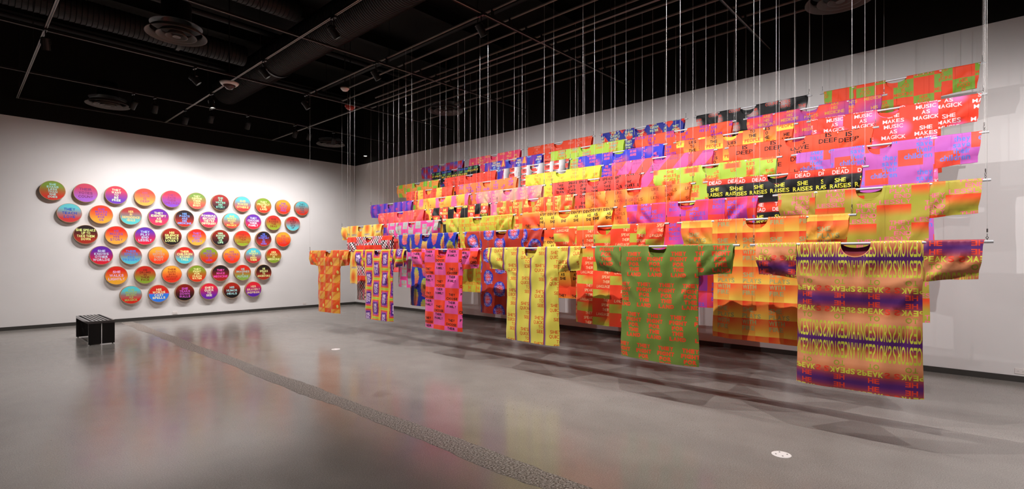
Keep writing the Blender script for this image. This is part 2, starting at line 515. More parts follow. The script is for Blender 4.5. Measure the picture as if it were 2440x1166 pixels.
def duct(name, a, b, r, label, rib=0.06, mat=None):
    a, b = Vector(a), Vector(b); d = b - a; L = d.length
    t = empty(name, (a + b) / 2); tag(t, label, 'duct')
    M = Matrix.Translation(a - (a + b) / 2) @ d.to_track_quat('Z', 'Y').to_matrix().to_4x4()
    prof = []
    n = int(L / rib)
    for i in range(n + 1):
        z = i * L / n
        prof += [(r, z), (r + .012, z + rib * .12)] if i < n else [(r, z)]
    MB().lathe(prof, 36, 0, M).build('spiral_body', mat or M_DUCT, t, smooth=False)
    for k in range(3):
        z = L * (k + .5) / 3
        MB().lathe([(r + .02, z), (r + .035, z), (r + .035, z + .07), (r + .02, z + .07)], 36, 0, M, True).build('strap', M_LAMP, t)
    return t
duct('round_duct', (5.0, -4.5, 6.1), (5.0, 15.0, 6.1), 0.36, 'large ribbed round duct running above the ceiling grid')
duct('round_duct', (-3.6, 12.4, 6.2), (4.5, 12.4, 6.2), 0.22, 'slimmer dark duct crossing the ceiling before the drum wall', .08)
duct('round_duct', (-3.5, 9.9, 6.45), (4.6, 9.9, 6.45), 0.2, 'dark cross duct behind the large round diffuser', .08)
duct('round_duct', (-3.8, 6.3, 6.3), (4.6, 6.3, 6.3), 0.3, 'wide dark duct at top left edge of the ceiling', .08)
def pipe(a, b, r, label):
    o = MB().cyl(a, b, r, 12).build('ceiling_pipe', M_DUCT); tag(o, label, 'pipe')
pipe((-3.8, 11.6, 6.55), (9.0, 11.6, 6.55), .06, 'dark pipe crossing the ceiling above the diffusers')
pipe((-3.8, 14.2, 6.4), (9.0, 14.2, 6.4), .05, 'dark pipe along the ceiling near the drum wall')
pipe((7.3, -4, 6.5), (7.3, 15.2, 6.5), .05, 'dark pipe above the tunics running with the right wall')
for i, y in enumerate(np.arange(-4.0, 15.0, 2.1)):
    o = MB().box((XB, y - .06, 6.72), (XW, y + .06, 6.74)).box((XB, y - .008, 6.74), (XW, y + .008, 6.98)).box((XB, y - .06, 6.98), (XW, y + .06, 7.0)).build('roof_beam', M_BLACK)
    tag(o, 'black steel roof beam hidden in the dark above the grid', 'beam', 'black roof beams')

t = empty('smoke_detector', (5.42, 9.56, ZG)); tag(t, 'white round smoke detector under the dark grid', 'detector')
MB().lathe([(0, -.045), (.05, -.045), (.075, -.02), (.085, 0), (.085, .012), (0, .012)], 28).build('housing', M_WHITE, t, smooth=True)
MB().lathe([(.085, .0), (.09, .0), (.09, .02), (0, .02)], 28).build('base_ring', M_DIFF, t)
MB().cyl((0, 0, .02), (0, 0, ZC - ZG), .01, 8).build('stem', M_LAMP, t)
t = empty('alarm_beacon', (6.2, 10.7, ZG)); tag(t, 'red round alarm fixture by the cable end of tunics', 'alarm')
MB().lathe([(0, -.05), (.06, -.045), (.10, -.01), (.10, .02), (0, .02)], 24).build('lens', M_RED, t, smooth=True)
MB().lathe([(.10, .02), (.12, .02), (.12, .05), (0, .05)], 24).build('base_ring', M_RED, t)
MB().cyl((0, 0, .05), (0, 0, ZC - ZG), .01, 8).build('stem', M_LAMP, t)
t = empty('dome_fixture', (3.59, 10.62, ZG - .13)); tag(t, 'chrome ringed dome fixture hanging at the grid crossing', 'dome')
MB().lathe([(.17, .03), (.15, .0), (.125, -.02), (.11, -.02), (.12, .02)], 32, closed=True).build('ring', M_WHITE, t, smooth=True)
MB().lathe([(0, -.10), (.05, -.09), (.09, -.05), (.105, .0), (0, .0)], 28).build('dome', plain('smoked_dome', '#4a2a22', .15, .6), t, smooth=True)
MB().cyl((0, 0, .0), (0, 0, ZC - ZG + .13), .012, 10).build('stem', M_LAMP, t)

# ------------------------------------------------------------------ track spotlights
M_LENS = bpy.data.materials.new('lit_lens'); M_LENS.use_nodes = True
_b = M_LENS.node_tree.nodes['Principled BSDF']
_b.inputs['Base Color'].default_value = (1, .95, .88, 1); _b.inputs['Emission Color'].default_value = (1, .93, .85, 1); _b.inputs['Emission Strength'].default_value = 6.0
def spotlight(pos, target, power, angle, label, blend=0.9, size=0.03):
    p = Vector(pos); d = (Vector(target) - p).normalized()
    t = empty('track_spotlight', (p.x, p.y, ZG)); tag(t, label, 'spotlight', 'track spotlights')
    rel = p - Vector((p.x, p.y, ZG))
    MB().box((-.018, -.06, -.035), (.018, .06, .0)).cyl((0, 0, -.03), (0, 0, rel.z + .07), .009, 8).build('track_adapter', M_LAMP, t)
    M = Matrix.Translation(rel) @ d.to_track_quat('Z', 'Y').to_matrix().to_4x4()
    MB().lathe([(0, -.10), (.035, -.10), (.05, -.085), (.055, 0), (.055, .09), (.049, .09), (.047, .055), (0, .055)], 20, 0, M).build('lamp_head', M_LAMP, t, smooth=False)
    MB().lathe([(0, .060), (.044, .060), (.044, .064), (0, .064)], 20, 0, M).build('lens', M_LENS, t)
    yk = MB()
    for s in (-1, 1):
        a = M @ Vector((s * .06, 0, 0)); yk.cyl(a, (a.x * .9, a.y * .9, rel.z + .08), .006, 6)
    yk.cyl((M @ Vector((-.06, 0, 0))) * .9 * Vector((1, 1, 0)) + Vector((0, 0, rel.z + .08)) if False else (-.05, 0, rel.z + .08), (.05, 0, rel.z + .08), .008, 6)
    yk.build('yoke', M_LAMP, t)
    for q in (-.08, -.06, -.04):
        MB().lathe([(.054, q), (.062, q), (.062, q + .008), (.054, q + .008)], 16, 0, M, True).build('cooling_fin', M_LAMP, t)
    ld = bpy.data.lights.new('lamp', 'SPOT'); ld.energy = power * LAMP_GAIN; ld.color = LAMP_COLOUR
    ld.spot_size = math.radians(angle); ld.spot_blend = blend; ld.shadow_soft_size = size
    lo = link(bpy.data.objects.new('lamp', ld), t)
    lo.matrix_local = Matrix.Translation(rel + d * .10) @ d.to_track_quat('-Z', 'Y').to_matrix().to_4x4()
    return t

# ------------------------------------------------------------------ lamps
def washers():
    for x, y, tx, l in [(2.57, 13.12, 1.4, 'leftmost spotlight of the pair beside the left diffuser'), (2.95, 13.12, 2.9, 'spotlight right of the left diffuser aimed at drums'),
                    (4.04, 13.12, 4.1, 'black spotlight at the crossing above the fourth drum'), (4.85, 13.12, 4.9, 'single black spotlight above the middle of the drum wall'),
                    (6.02, 13.12, 5.7, 'leftmost spotlight of the trio before the far corner'), (6.40, 13.12, 6.4, 'middle spotlight of the trio before the far corner'),
                    (7.1, 13.12, 7.4, 'spotlight right of the trio above the far diffuser')]:
        spotlight((x, y, 4.80), (tx, YW, 1.0), 200, 116, 'black track ' + l.replace('black ', ''), 1.0, .06)
washers()
for pos, tgt, pw, ang, l in [
    ((3.68, 13.7, 4.80), (3.4, YW, 1.9), 60, 100, 'black track spotlight hanging left of the dome fixture'),
    ((2.97, 10.5, 4.82), (6.2, 9.5, 1.2), 240, 70, 'black track spotlight hanging alone in front of the cross duct'),
    ((3.68, 9.2, 4.82), (6.7, 8.2, 0.9), 351, 112, 'black track spotlight under the round duct with bright bracket'),
    ((3.68, 6.8, 4.82), (6.7, 6.2, 0.9), 403, 112, 'black track spotlight with glowing lens at top of ceiling'),
    ((3.68, 4.4, 4.82), (6.7, 4.0, 0.9), 403, 112, 'black track spotlight above the open floor, third along the middle track'),
    ((3.68, 2.0, 4.82), (6.7, 2.1, 0.9), 351, 112, 'black track spotlight above the open floor, fourth along the middle track'),
    ((3.68, -0.6, 4.82), (6.7, 0.6, 0.9), 351, 112, 'black track spotlight above the open floor, fifth along the middle track'),
    ((5.05, 10.5, 4.82), (7.6, 9.67, 1.0), 70, 116, 'black track spotlight at far end beside the smoke detector'),
    ((5.05, 7.85, 4.82), (7.6, 7.20, 1.0), 70, 116, 'black track spotlight seen end on above the middle tunics'),
    ((5.05, 5.18, 4.82), (7.6, 4.72, 1.0), 70, 116, 'black track spotlight hanging near the top edge above tunics'),
    ((5.05, 2.52, 4.82), (7.6, 2.24, 1.0), 70, 116, 'black track spotlight over the near tunics on their cross track'),
    ((5.05, -0.14, 4.82), (7.6, -0.23, 1.0), 70, 116, 'black track spotlight over the nearest tunic toward the right wall'),
    ((3.68, -2.8, 4.82), (9.1, -1.0, 0.0), 560, 74, 'added black track spotlight behind the camera end brightening the right wall'),  # unseen extra lamp, added to brighten the lower right wall
    ((0.95, 6.4, 4.82), (0.4, 6.6, 0), 215, 88, 'added black floodlight on the far left track brightening the open floor'),  # from here to the list end: floods added to lift the floor brightness
    ((0.95, 2.2, 4.82), (0.4, 2.6, 0), 215, 88, 'added black floodlight on the far left track brightening floor by the camera'),
    ((-1.5, 5.18, 4.82), (-1.0, 6.0, 0), 200, 110, 'added black floodlight left of the camera on a cross track'),
    ((3.68, 11.9, 4.82), (4.2, 11.2, 0), 170, 100, 'added black floodlight past the dome fixture brightening the far floor'),
    ((0.95, 10.4, 4.82), (1.5, 11.8, 0), 320, 110, 'added black floodlight on the far left track before the bench'),
]:
    spotlight(pos, tgt, pw, ang, l, 0.6, .009)
t = empty('recessed_downlight', (9.0, 14.6, 4.86)); tag(t, 'tiny lit downlight in the dark by the wall corner', 'downlight')
MB().lathe([(.03, .06), (.06, .03), (.075, 0), (.07, -.004), (.05, .02)], 20).build('trim', M_LAMP, t)
MB().lathe([(0, .0), (.045, .0), (.045, .01), (0, .01)], 16).build('lens', M_LENS, t)
MB().cyl((0, 0, .02), (0, 0, ZC - 4.86), .012, 8).build('stem', M_LAMP, t)

# ------------------------------------------------------------------ bench
t = empty('slatted_bench', (1.835, 12.46, 0)); tag(t, 'low black slatted bench standing near the left wall', 'bench')
bw, bl, bh = 0.19, 0.68, 0.43
MB().box((-bw, -bl, bh - .045), (-bw + .026, bl, bh)).box((bw - .026, -bl, bh - .045), (bw, bl, bh)).box((-bw + .026, -bl, bh - .045), (bw - .026, -bl + .026, bh)).box((-bw + .026, bl - .026, bh - .045), (bw - .026, bl, bh)).build('seat_frame', M_BENCHTOP, t)
inner = 2 * bw - .052
for i in range(5):
    cx = -bw + .026 + inner * (i + 1) / 6
    MB().box((cx - .0155, -bl + .026, bh - .03), (cx + .0155, bl - .026, bh - .001)).build('slat', M_BENCHTOP, t)
for sy in (-1, 1):
    for sx in (-1, 1):
        x0, x1 = (-bw, -.006) if sx < 0 else (.006, bw)
        y0 = sy * bl - (0.02 if sy > 0 else 0)
        lg = MB().box((x0, y0, .012), (x1, y0 + .02, bh - .045)).build('leg', M_BENCH, t)
        fx = sx * (bw - .03)
        MB().cyl((fx, y0 + .01, 0), (fx, y0 + .01, .013), .009, 10).build('foot', M_DARK, lg)
MB().box((-bw + .03, -bl + .03, bh - .07), (-bw + .05, bl - .03, bh - .031)).box((bw - .05, -bl + .03, bh - .07), (bw - .03, bl - .03, bh - .031)).build('rail', M_BENCH, t)

# ------------------------------------------------------------------ painted frame drums on the left wall
DR = [
 [("SHE EARNS LESS THAN SHE DOES","7c9a34","d23020","a8dcd0"),("THEIR VOTES COUNT","c83c58","a862cc","80306c"),("THEY WANT TO BE FREE","d83c50","6c3ab4","dcecc4"),
  ("HIS LOVE IS DEEP","e84c3c","f2ae4a","ac5c78"),("THEY SAVE THEIR CHILDREN","d23c4c","864ac4","963a74"),("THEY DEFINE THEIR OWN BODY","7c9c46","dc564c","ecec9c"),
  ("SHE RE WRITES HIS STORY","a62c2a","34282e","84d2b6"),("SHE WAKES OTHERS","5cc4d2","d63a38","f2d880"),("THEY PROTECT THE LAND","84a22c","d6341c","f2f29c"),
  ("SHE PLAYS WITH FIRE","f4a42e","f4341c","7c4ca4"),("THEY FIGHT FOR THE LAND","5cc2ca","d42c14","4a6068")],
 [("THEY TEACH LOVE","66cad2","d23c3c","2e50b4"),("SHE MAKES SPACE FOR US","ea3c24","f2aa36","8c4eaa"),("HER IN DEPENDENCE HEALS","b23a3a","5ccaca","f2ca7c"),
  ("THEY IDENTIFY AS SHE","6c2ca4","e23c5c","f4f2b0"),("HIS PAINTS ARE HIS MEDICINE","282022","c42c24","78aaf4"),("POWERFUL BECAUSE THEY'RE DIFFERENT","7634aa","ea344c","faf2c0"),
  ("SHE MAKES MUSIC AS MAGICK","66caca","ca4434","dcd26c"),("THEY CHOOSE THEIR FAMILY","6c34aa","e2243c","d2daea"),("SHE RAISES THE DEAD","ca2c24","98ac2c","8c2614"),
  ("HE DOES NOT GIVE UP","ca241c","66cad2","5c2836")],
 [("SHE SPEAKS|UP TO|TAKE THEM|DOWN","261616","ac2e1c","ecf494"),("HE MAKES HIS STORY","e22c1c","f2ac3c","9a4e90"),("THEY PLAY END LESSLY","6434b4","e22444","b8d2f2"),
  ("HIS SILENCE SPEAKS LOUDLY","ac2c1c","1c1616","ecf494"),("THEY MAKE HER STORY","f42c1c","fab23c","906ec2"),("HER SONGS GIVE US LIFE","942614","261a1e","b8f2c0"),
  ("THEY SPEAK THEIR LANGUAGE","e22c1c","98ac2c","a43c24"),("HE FINDS COMFORT IN HIS ARMS","221a22","b42c24","687aec"),("SHE PROTECTS THE LAND","faaa34","ea2c14","d64c50")],
 [("SHE KNOWS OTHER WORLDS","6424a4","da1c34","c8d2ea"),("THEIR SPIRITS ARE PRESENT","ca241c","54c2d2","4e80d2"),("SHE MOVES THEIR BODY","faaa34","f23c1c","caa088"),
  ("THEIR CHILDREN STAND TALL","da241c","54cad2","faf29c"),("SHE GROWLS LIKE A LION","86a22c","da2c14","8c4ea4"),("HIS PRAYERS HEAL US","faaa34","f2341c","aa5678"),
  ("SHE WORKS TO FEED THEM","54cada","ca2c2c","eaf284"),("HER FOOD IS MEDICINE","da2414","86a22c","f2ea94")],
 [("SHE WALKS LIGHTLY","da2414","f2aa2c","eab2da"),("HE DRUMS IN THEIR FACE","ca2414","86a22c","7c2614"),("THEIR DARK SKIN BRINGS LIGHT","faaa34","ea341c","aa3414"),
  ("THEY FIGHT FOR CLEAN WATER","86a22c","da3414","faf29c"),("THEY MAKE MEDICINE","261616","aa241c","f24eaa"),("HE IMAGINES A FUTURE","da2414","86aa44","a8c2b8"),
  ("HE SPEAKS TO ANCESTORS","22160e","aa2c1c","eaf29c")],
 [("SHE MAKES MUSIC AS MAGICK","54cad2","da2414","a0ba64"),("HIS WORDS CAST SPELLS","da2c1c","3480ec","faf2b8"),("SHE TEARS DOWN WALLS","8c1c14","1a100e","d25cca"),
  ("SHE'S QUICK TO SEE","ea243c","6c24aa","faf2d2"),("HIS HUMOR HEALS","b22414","161212","a8dada"),("HER BRAVERY INSPIRES","ea2434","5c24aa","f2caa0")]]
def cname(h):
    r, g, b = (int(h[i:i + 2], 16) for i in (0, 2, 4))
    if max(r, g, b) < 60: return 'black'
    if r > 200 and g > 140: return 'amber'
    if g > 170 and b > 170: return 'turquoise'
    if b > 200 and r < 90: return 'bright blue'
    if g > r and g > b: return 'green'
    if r > 110 and g > 130: return 'green'
    if b > 150 or (b > r and b > 90): return 'violet'
    if r > 180: return 'red' if g < 90 or b > 60 else 'orange'
    return 'dark red'
RD = 0.2140
circle = lambda r, n: [(r * math.cos(2 * math.pi * i / n), r * math.sin(2 * math.pi * i / n)) for i in range(n)]
seen = set()
for ri, row in enumerate(DR):
    for ci, (txt, c0, c1, tc_) in enumerate(row):
        X = 1.523 + ri * 0.2887 + ci * 0.5748
        Z = 3.0925 - ri * 0.4868
        rr = random.Random(ri * 20 + ci)
        lines = txt.split('|') if '|' in txt else txt.split(' ')
        n = len(lines)
        size = {3: .059, 4: .056, 5: .050, 6: .045}[n]; lh = size * 1.24
        if n <= 3: lh = size * 1.45
        wmax = max(sum(HELV.get(c, 600) / 720. if c != ' ' else .36 for c in l) for l in lines) * size
        xs = min(0.93, 0.355 / wmax)
        y0 = -((n - 1) * lh + size) / 2
        items = block(lines, size, lh, 0, y0, '#' + tc_, xs=xs, bold=.035)
        ol = [(p[0] * (1 + .012 * math.sin(3 * i / 8 + ci)), p[1] * (1 + .012 * math.cos(2 * i / 8 + ri))) for i, p in enumerate(circle(RD, 48))]
        P, tri, tc = flat_mesh(ol, items, .09)
        t = empty('frame_drum', (X, YW, Z - RD))
        lab = f'round drum painted {cname(c0)} over {cname(c1)}, lettered {txt.replace("|", " ")}'
        if cname(c0) == cname(c1): lab = f'round {cname(c0)} drum lettered {txt.replace("|", " ")}'
        if 'MUSIC' in txt: lab = f'turquoise and red drum lettered {txt}, ' + ('second row from top' if ri == 1 else 'leftmost in bottom row')
        tag(t, lab, 'drum', 'painted drums on the left wall')
        depth = 0.088
        m, nt, b = principled('painted_drumhead', .5, .35)
        uvn = nt.nodes.new('ShaderNodeUVMap'); sp = nt.nodes.new('ShaderNodeSeparateXYZ'); nt.links.new(uvn.outputs[0], sp.inputs[0])
        u, v = E(nt, sp.outputs[0]), E(nt, sp.outputs[1])
        f = (v + noise(u, v, 12.0) * .03 - .015) / (2 * RD) + .5
        hard = 'SPELLS' in txt
        gcol = ramp(f, (.46, '#' + c0), (.54, '#' + c1)) if hard else ramp(f, (.24, '#' + c0), (.5, '#%02x%02x%02x' % tuple((int(c0[i:i+2], 16) + int(c1[i:i+2], 16)) // 2 for i in (0, 2, 4))), (.78, '#' + c1))
        nt.links.new(gcol, b.inputs['Base Color'])
        co = np.zeros((len(P), 3)); co[:, 0] = P[:, 0]; co[:, 1] = -depth - .0005; co[:, 2] = RD - P[:, 1]
        me = panel_mesh('drumhead', co, tri, P, tc, lambda k, m=m: m if k is None else ink(k, .5), flip=True)
        link(bpy.data.objects.new('drumhead', me), t)
        k = len(ol)
        vs = []
        for sc_, y in ((1.0, -depth - .0008), (1.035, -depth - .0008), (1.035, 0), (.93, 0)):
            vs += [(p[0] * sc_, y, RD - p[1] * sc_) for p in ol]
        fs = [(j * k + i, j * k + (i + 1) % k, (j + 1) * k + (i + 1) % k, (j + 1) * k + i) for j in range(3) for i in range(k)]
        MB().add(vs, fs).build('hoop', M_WOOD, t, smooth=False)

# ------------------------------------------------------------------ tunic prints
RO, OR, YO, PK, BK = '#ee4226', '#f28436', '#f0b04c', '#ee5590', '#141210'
def P1(lines, size, lh, w, h, ox, oy, colour, brick=.5, **kw):
    return Print(block(lines, size, lh, ox, oy, colour, **kw), w, h, brick)
def per(x, p):                       # distance to the nearest multiple of p, 0..1
    return ((x / p + .5).fract() - .5).abs() * 2.0

def bg_ancestors(u, v):
    d = per(v - .16, .355)
    wob = noise(u, v, 3.0) * .12 - .06
    return ramp(d + wob, (.06, '#56226c'), (.24, '#842f5c'), (.44, '#b8523e'), (.66, '#e08858'), (.9, '#f2a070'))
def pr_ancestors():
    it = []
    for m in (None, .01):
        A = lambda *a, **k: it.append((word(*a[:-1], mxaxis=m, **k), a[-1]))
        Y, R = '#d6d648', '#e8422c'
        A('ANCESTORS', .012, .143, .146, Y, fw=.246, align='l', bold=.01)
        A('ANCESTORS', .012, .177, .146, Y, fw=.246, align='l', bold=.01, my=True)
        A('TO', .135, .342, .044, '#aeae3a', fw=.085, my=True)
        A('SPEAK', .016, .402, .046, Y, fw=.19, align='l', my=True)
        A('S', .208, .402, .046, R, fw=.042, align='l', my=True)
        A('HE', .135, .502, .042, R, fw=.085)
        A('HE', .135, .570, .042, R, fw=.085)
        A('SPEAK', .016, .628, .046, Y, fw=.19, align='l')
        A('S', .208, .628, .046, R, fw=.042, align='l')
        A('TO', .135, .688, .044, '#aeae3a', fw=.085)
    return Print(it, .5, .71)
def pr_teach():
    it, W, Dk = [], '#f0d4e6', '#4a1a50'
    for l, mid, r, y in (('T', 'HE', 'Y', .337), ('T', 'EAC', 'H', .393), ('L', 'OV', 'E', .449)):
        it.append((word(mid, -.018, y, .050, fw=.112, bold=.05), W))
        it.append((word(l, -.018 - .061, y, .050, fw=.045, align='r', bold=.0), Dk))
        it.append((word(r, -.018 + .061, y, .050, fw=.045, align='l', bold=.0), Dk))
    return Print(it, .258, .358, .5)
def bg_flat(c, c2=None, s=2.0):
    return lambda u, v: mix(noise(u, v, s).sm(.3, .7), c, c2 or c)
def bg_quick(u, v):
    s = ((u - .008) / .25).fract()
    b = mix(noise(u, v, 2.0), '#e6d95c', '#dccb4e')
    b = mix(s.sm(.16, .0), b, '#5a2e8a')
    return mix((s > .955), b, '#a8203a')
def bg_family(u, v):
    fu, fv, iu, iv = cell(u, v, .288, .40, -.192, .035, .5)
    return mix(fv > .5, '#f4431e', '#ee5ba4')
def bg_teach(u, v):
    fu, fv, iu, iv = cell(u, v, .258, .358, -.147, .191, .5)
    dx = ((fu - .5).abs() * 2.0); dy = ((fv - .5).abs() * 2.0)
    d = dx.mx(dy * .97)
    b = ramp(d, (.0, '#5a2c96'), (.54, '#5a2c96'), (.64, '#c850a8'), (.74, '#e8482c'), (.83, '#f08a30'), (.90, '#f0d84a'), (.96, '#e8c040'))
    bar = (dy > .88) * (dx < .8)
    return mix(bar * (dy.sm(.90, .97)), b, '#a6cc3c')
def bg_songs(u, v):
    fu, fv, iu, iv = cell(u, v, .255, .349, -.06, -.008, .5)
    b = mix(fv < .47, '#ea5018', '#eaa83c')
    diag = ((u + v * 1.46) / .255).fract()
    on = (diag > .30) * (diag < .62)
    b = mix(on * .7, b, '#ea7626')
    b = mix(on * per(u + v * 1.46, .034).sm(.5, .2) * noise(u, v, 60.0).sm(.45, .55) * .6, b, '#b23c10')
    return mix(dot(fu, fv, .80, .83, .10, .10) < 1.0, b, '#e8d468')
def bg_fire(u, v):
    fv = ((v - .165) / .18).fract()
    fu = ((u + .40) / .133)
    odd = fu.floor().mod2()
    b = ramp(fv + odd * .22 - .1, (.0, '#ea3c1e'), (.35, '#f0602c'), (.75, '#f4a43c'), (1.0, '#f6cc50'))
    return mix(fu.fract().sm(.0, .9) * .3, b, '#f2b248')
def bg_language(u, v):
    fu, fv, iu, iv = cell(u, v, .265, .356, -.43, .066, .5)
    b = mix(noise(u, v, 2.5).sm(.4, .65) * .5, '#f04022', '#e8682c')
    return mix((fv > .68) * (fv - .68).sm(-.05, .30).mx(fu.sm(.9, .1)), b, '#b8b83e')
def bg_worlds(u, v):
    fu, fv, iu, iv = cell(u, v, .263, .346, -.13, .05, .5)
    d = dot(fu, fv, .5, .5, .44, .335)
    c = ramp(d, (.0, '#f44c26'), (.34, '#e8442e'), (.66, '#5a3aa0'), (.85, '#2c34a8'))
    return mix(d < 1.0, mix(noise(u, v, 3.0), '#a62616', '#b4321c'), c)
def bg_corn(u, v):
    fu, fv, iu, iv = cell(u, v, .245, .37, -.12, .06, .5)
    j = noise(u, v, 8.0, 70.0, 1.0) * .55
    d = dot(fu, fv, .5, .45, .33, .47) + j - .27
    c = ramp(fv + noise(u, v, 20.0, 40.0) * .3 - .15, (.0, '#8cb844'), (.3, '#d8b03c'), (.55, '#e07c30'), (.85, '#d84a5c'))
    c = mix(((v / .016).fract() > .55) * noise(u, v, 60., 30.).sm(.45, .6) * .75, c, '#2434a0')
    return mix(d < 1.0, '#2230a4', c)
def bg_check(u, v):
    a = (u / .036).floor() + (v / .038).floor()
    o = a.mod2()
    blk = noise((u / .072).floor() * .072, (v / .076).floor() * .076, 9.0, detail=0.0)
    dark = mix(blk.sm(.48, .56), BK, '#a81c2c')
    light = mix(blk.sm(.50, .62), '#f2e6e6', '#f090a0')
    b = mix(o > .5, dark, light)
    band = ((v - .30) / .62).fract()
    return mix(band > .82, b, '#f03c1c')
def bg_play(u, v):
    fu, fv, iu, iv = cell(u, v, .263, .352, .065, -.01, .5)
    b = mix(noise(u, v, 2.0).sm(.35, .65), '#a9a436', '#b2983c')
    f = (fv - .60)
    return mix((f > .0) * f.sm(.36, .02), b, '#ec4a24')
def bg_moves(u, v):
    fu, fv, iu, iv = cell(u, v, .27, .36, .0, .02, .5)
    return ramp(fu * .55 + fv * .5 + noise(u, v, 3.0) * .2 - .1, (.05, '#f0482a'), (.45, '#e83c50'), (.75, '#c8409a'), (1., '#9a3cb0'))
def bg_identify(u, v):
    f = ((v + .02) / .42).fract()
    return ramp(f, (.0, '#f04a22'), (.16, '#f09a30'), (.30, '#f2d048'), (.5, '#f4a43a'), (.75, '#ee4a22'), (1., '#f04a22'))
def bg_protects(u, v):
    b = mix(noise(u, v, 2.0), '#c4c03a', '#bcb438')
    return mix((per(u - .02, .20) < .045) * (noise(u, v, 3., 5.) > .42), b, '#e2601e')
def bg_future(u, v):
    fu, fv, iu, iv = cell(u, v, .205, .31, -.10, .06, .5)
    return mix(box(fu, fv, .12, .86, .05, .80), '#e84896', '#a9b5ae')
def bg_lightly(u, v):
    fu, fv, iu, iv = cell(u, v, .26, .36, -.13, .06, .5)
    d = dot(fu, fv, .5, .52, .46, .50)
    b = ramp(d, (.0, '#ee5a22'), (.45, '#f08a34'), (.8, '#f2bc4a'), (1., '#f0d868'))
    return mix(box(fu, fv, .1, .9, .88, 1.0), b, '#d8ccb0')
def bg_raises(u, v):
    d = per(v - .035, .36)
    return mix(d.sm(.36, .26), '#121011', mix(d.sm(.0, .3), '#f0401e', '#c82a18'))
def bg_lion(u, v):
    fu, fv, iu, iv = cell(u, v, .28, .36, .06, .0, .5)
    return ramp(dot(fu, fv, .5, .5, .6, .6), (.0, '#f4a43c'), (.5, '#f28432'), (.95, '#f04c24'))
def bg_free(u, v):
    fu, fv, iu, iv = cell(u, v, .15, .37, .0, .05, .5)
    b = mix(iu.mod2() > .5, '#ee5a2a', '#f0461f')
    return mix((fu < .5) * fv.sm(.95, .3) * .85, b, '#aaa83e')
def bg_feed(u, v):
    fu, fv, iu, iv = cell(u, v, .19, .28, -.095, .02, .0)
    o = (iu + iv).mod2()
    return mix(o > .5, mix(fv.sm(.5, 1.), '#f04428', '#d83020'), '#15110f')
def bg_grad(a, b, w=.28, h=.36, k=.5):
    def f(u, v):
        fu, fv, iu, iv = cell(u, v, w, h, .03, .02, .5)
        return mix((fu * k + fv * (1 - k) + noise(u, v, 4.0) * .3 - .15).sm(.1, .95), a, b)
    return f
def bg_children(u, v):
    fu, fv, iu, iv = cell(u, v, .29, .36, -.13, .11, .5)
    b = mix(noise(u, v, 2.).sm(.3, .7), '#c45eb2', '#b860bc')
    return mix(box(fu, fv, .0, .72, .52, 1.0), b, '#f2503e')
def bg_space(u, v):
    fu, fv, iu, iv = cell(u, v, .27, .34, -.12, .20, .5)
    b = mix(noise(u, v, 2.).sm(.3, .7), '#a6c442', '#b0ca44')
    d = ((fv - .12).abs() * 8.0).mx((fu - .5).abs() * 2.2)
    return mix(d.sm(1.05, .55), b, '#f2603a')
def bg_vert(*cs, p=.25, nz=.0):
    def f(u, v):
        x = (u / p).fract()
        if nz: x = x + noise(u, v, 10., 3.) * nz - nz / 2
        n = len(cs)
        return ramp(x, *[(i / (n - 1), c) for i, c in enumerate(cs)])
    return f
def bg_wakes(u, v):
    fu, fv, iu, iv = cell(u, v, .25, .34, .0, .02, .0)
    fl = noise(u, v, 26., 4.) * .5 + ((fu - .5).abs() * 1.2)
    b = ramp(fv + noise(u, v, 14., 5.) * .4 - .2, (.0, '#f2cc48'), (.5, '#f2a23c'), (1., '#f2d050'))
    return mix((fl < .62) * (iu.mod2() > .5) * fv.sm(.95, .6), b, '#ec6a9c')
def bg_powerful(u, v):
    d = ((u * .8 + v * .7) / .33).fract()
    return mix(d > .5, '#ee5a9c', '#f2584a')
def bg_skin(u, v):
    x = ((u + .2) / .66).fract()
    return mix(x > .72, '#f2563c', mix(((v + .05) / .3).fract().sm(.5, 1.), '#f2cc50', '#f2a846'))
def bg_lies(u, v):
    fu, fv, iu, iv = cell(u, v, .27, .37, -.10, .04, .5)
    return ramp(fv, (.0, '#f2482c'), (.55, '#f27834'), (.82, '#f4a83c'), (.83, '#f6d048'), (1., '#f6d048'))
def bg_glow(base, glow, w=.30, h=.36, r=.42, ou=.0, ov=.0):
    def f(u, v):
        fu, fv, iu, iv = cell(u, v, w, h, ou, ov, .5)
        return mix(dot(fu, fv, .5, .5, r, r * .85).sm(1., .1), base, glow)
    return f
def bg_define(u, v):
    x = ((u + .04) / .29).fract()
    b = ramp(x + noise(u, v, 3.) * .2 - .1, (.0, '#3a3434'), (.18, '#a8a0a0'), (.45, '#eeeaea'), (.75, '#b0a8a8'), (1., '#4a4242'))
    band = ((v - .08) / .115).fract()
    return mix(box(x, band, .0, .45, .0, .72), b, '#f04a3c')
def bg_lime(u, v):
    fu, fv, iu, iv = cell(u, v, .22, .26, -.04, .06, .5)
    b = mix(noise(u, v, 50., 50., 1.).sm(.42, .58), '#f0b048', '#ee7a3e')
    return mix(box(fu, fv, .3, .95, .25, .8), b, '#8cc83c')
def bg_spirits(u, v):
    fu, fv, iu, iv = cell(u, v, .30, .40, -.11, -.05, .5)
    b = mix(((u + .05) / .30).fract() > .55, '#6a2ea4', '#2c38b4')
    d = (fu - .5).abs() * 3.6 + (1.0 - fv) * 1.25
    return mix(d.sm(1.0, .45), b, mix(d.sm(.75, .4), '#e8402c', '#f6a03c'))
def bg_food(u, v):
    fu, fv, iu, iv = cell(u, v, .205, .23, -.02, .06, .0)
    return mix((iu + iv).mod2() > .5, '#7fa636', '#ee4822')
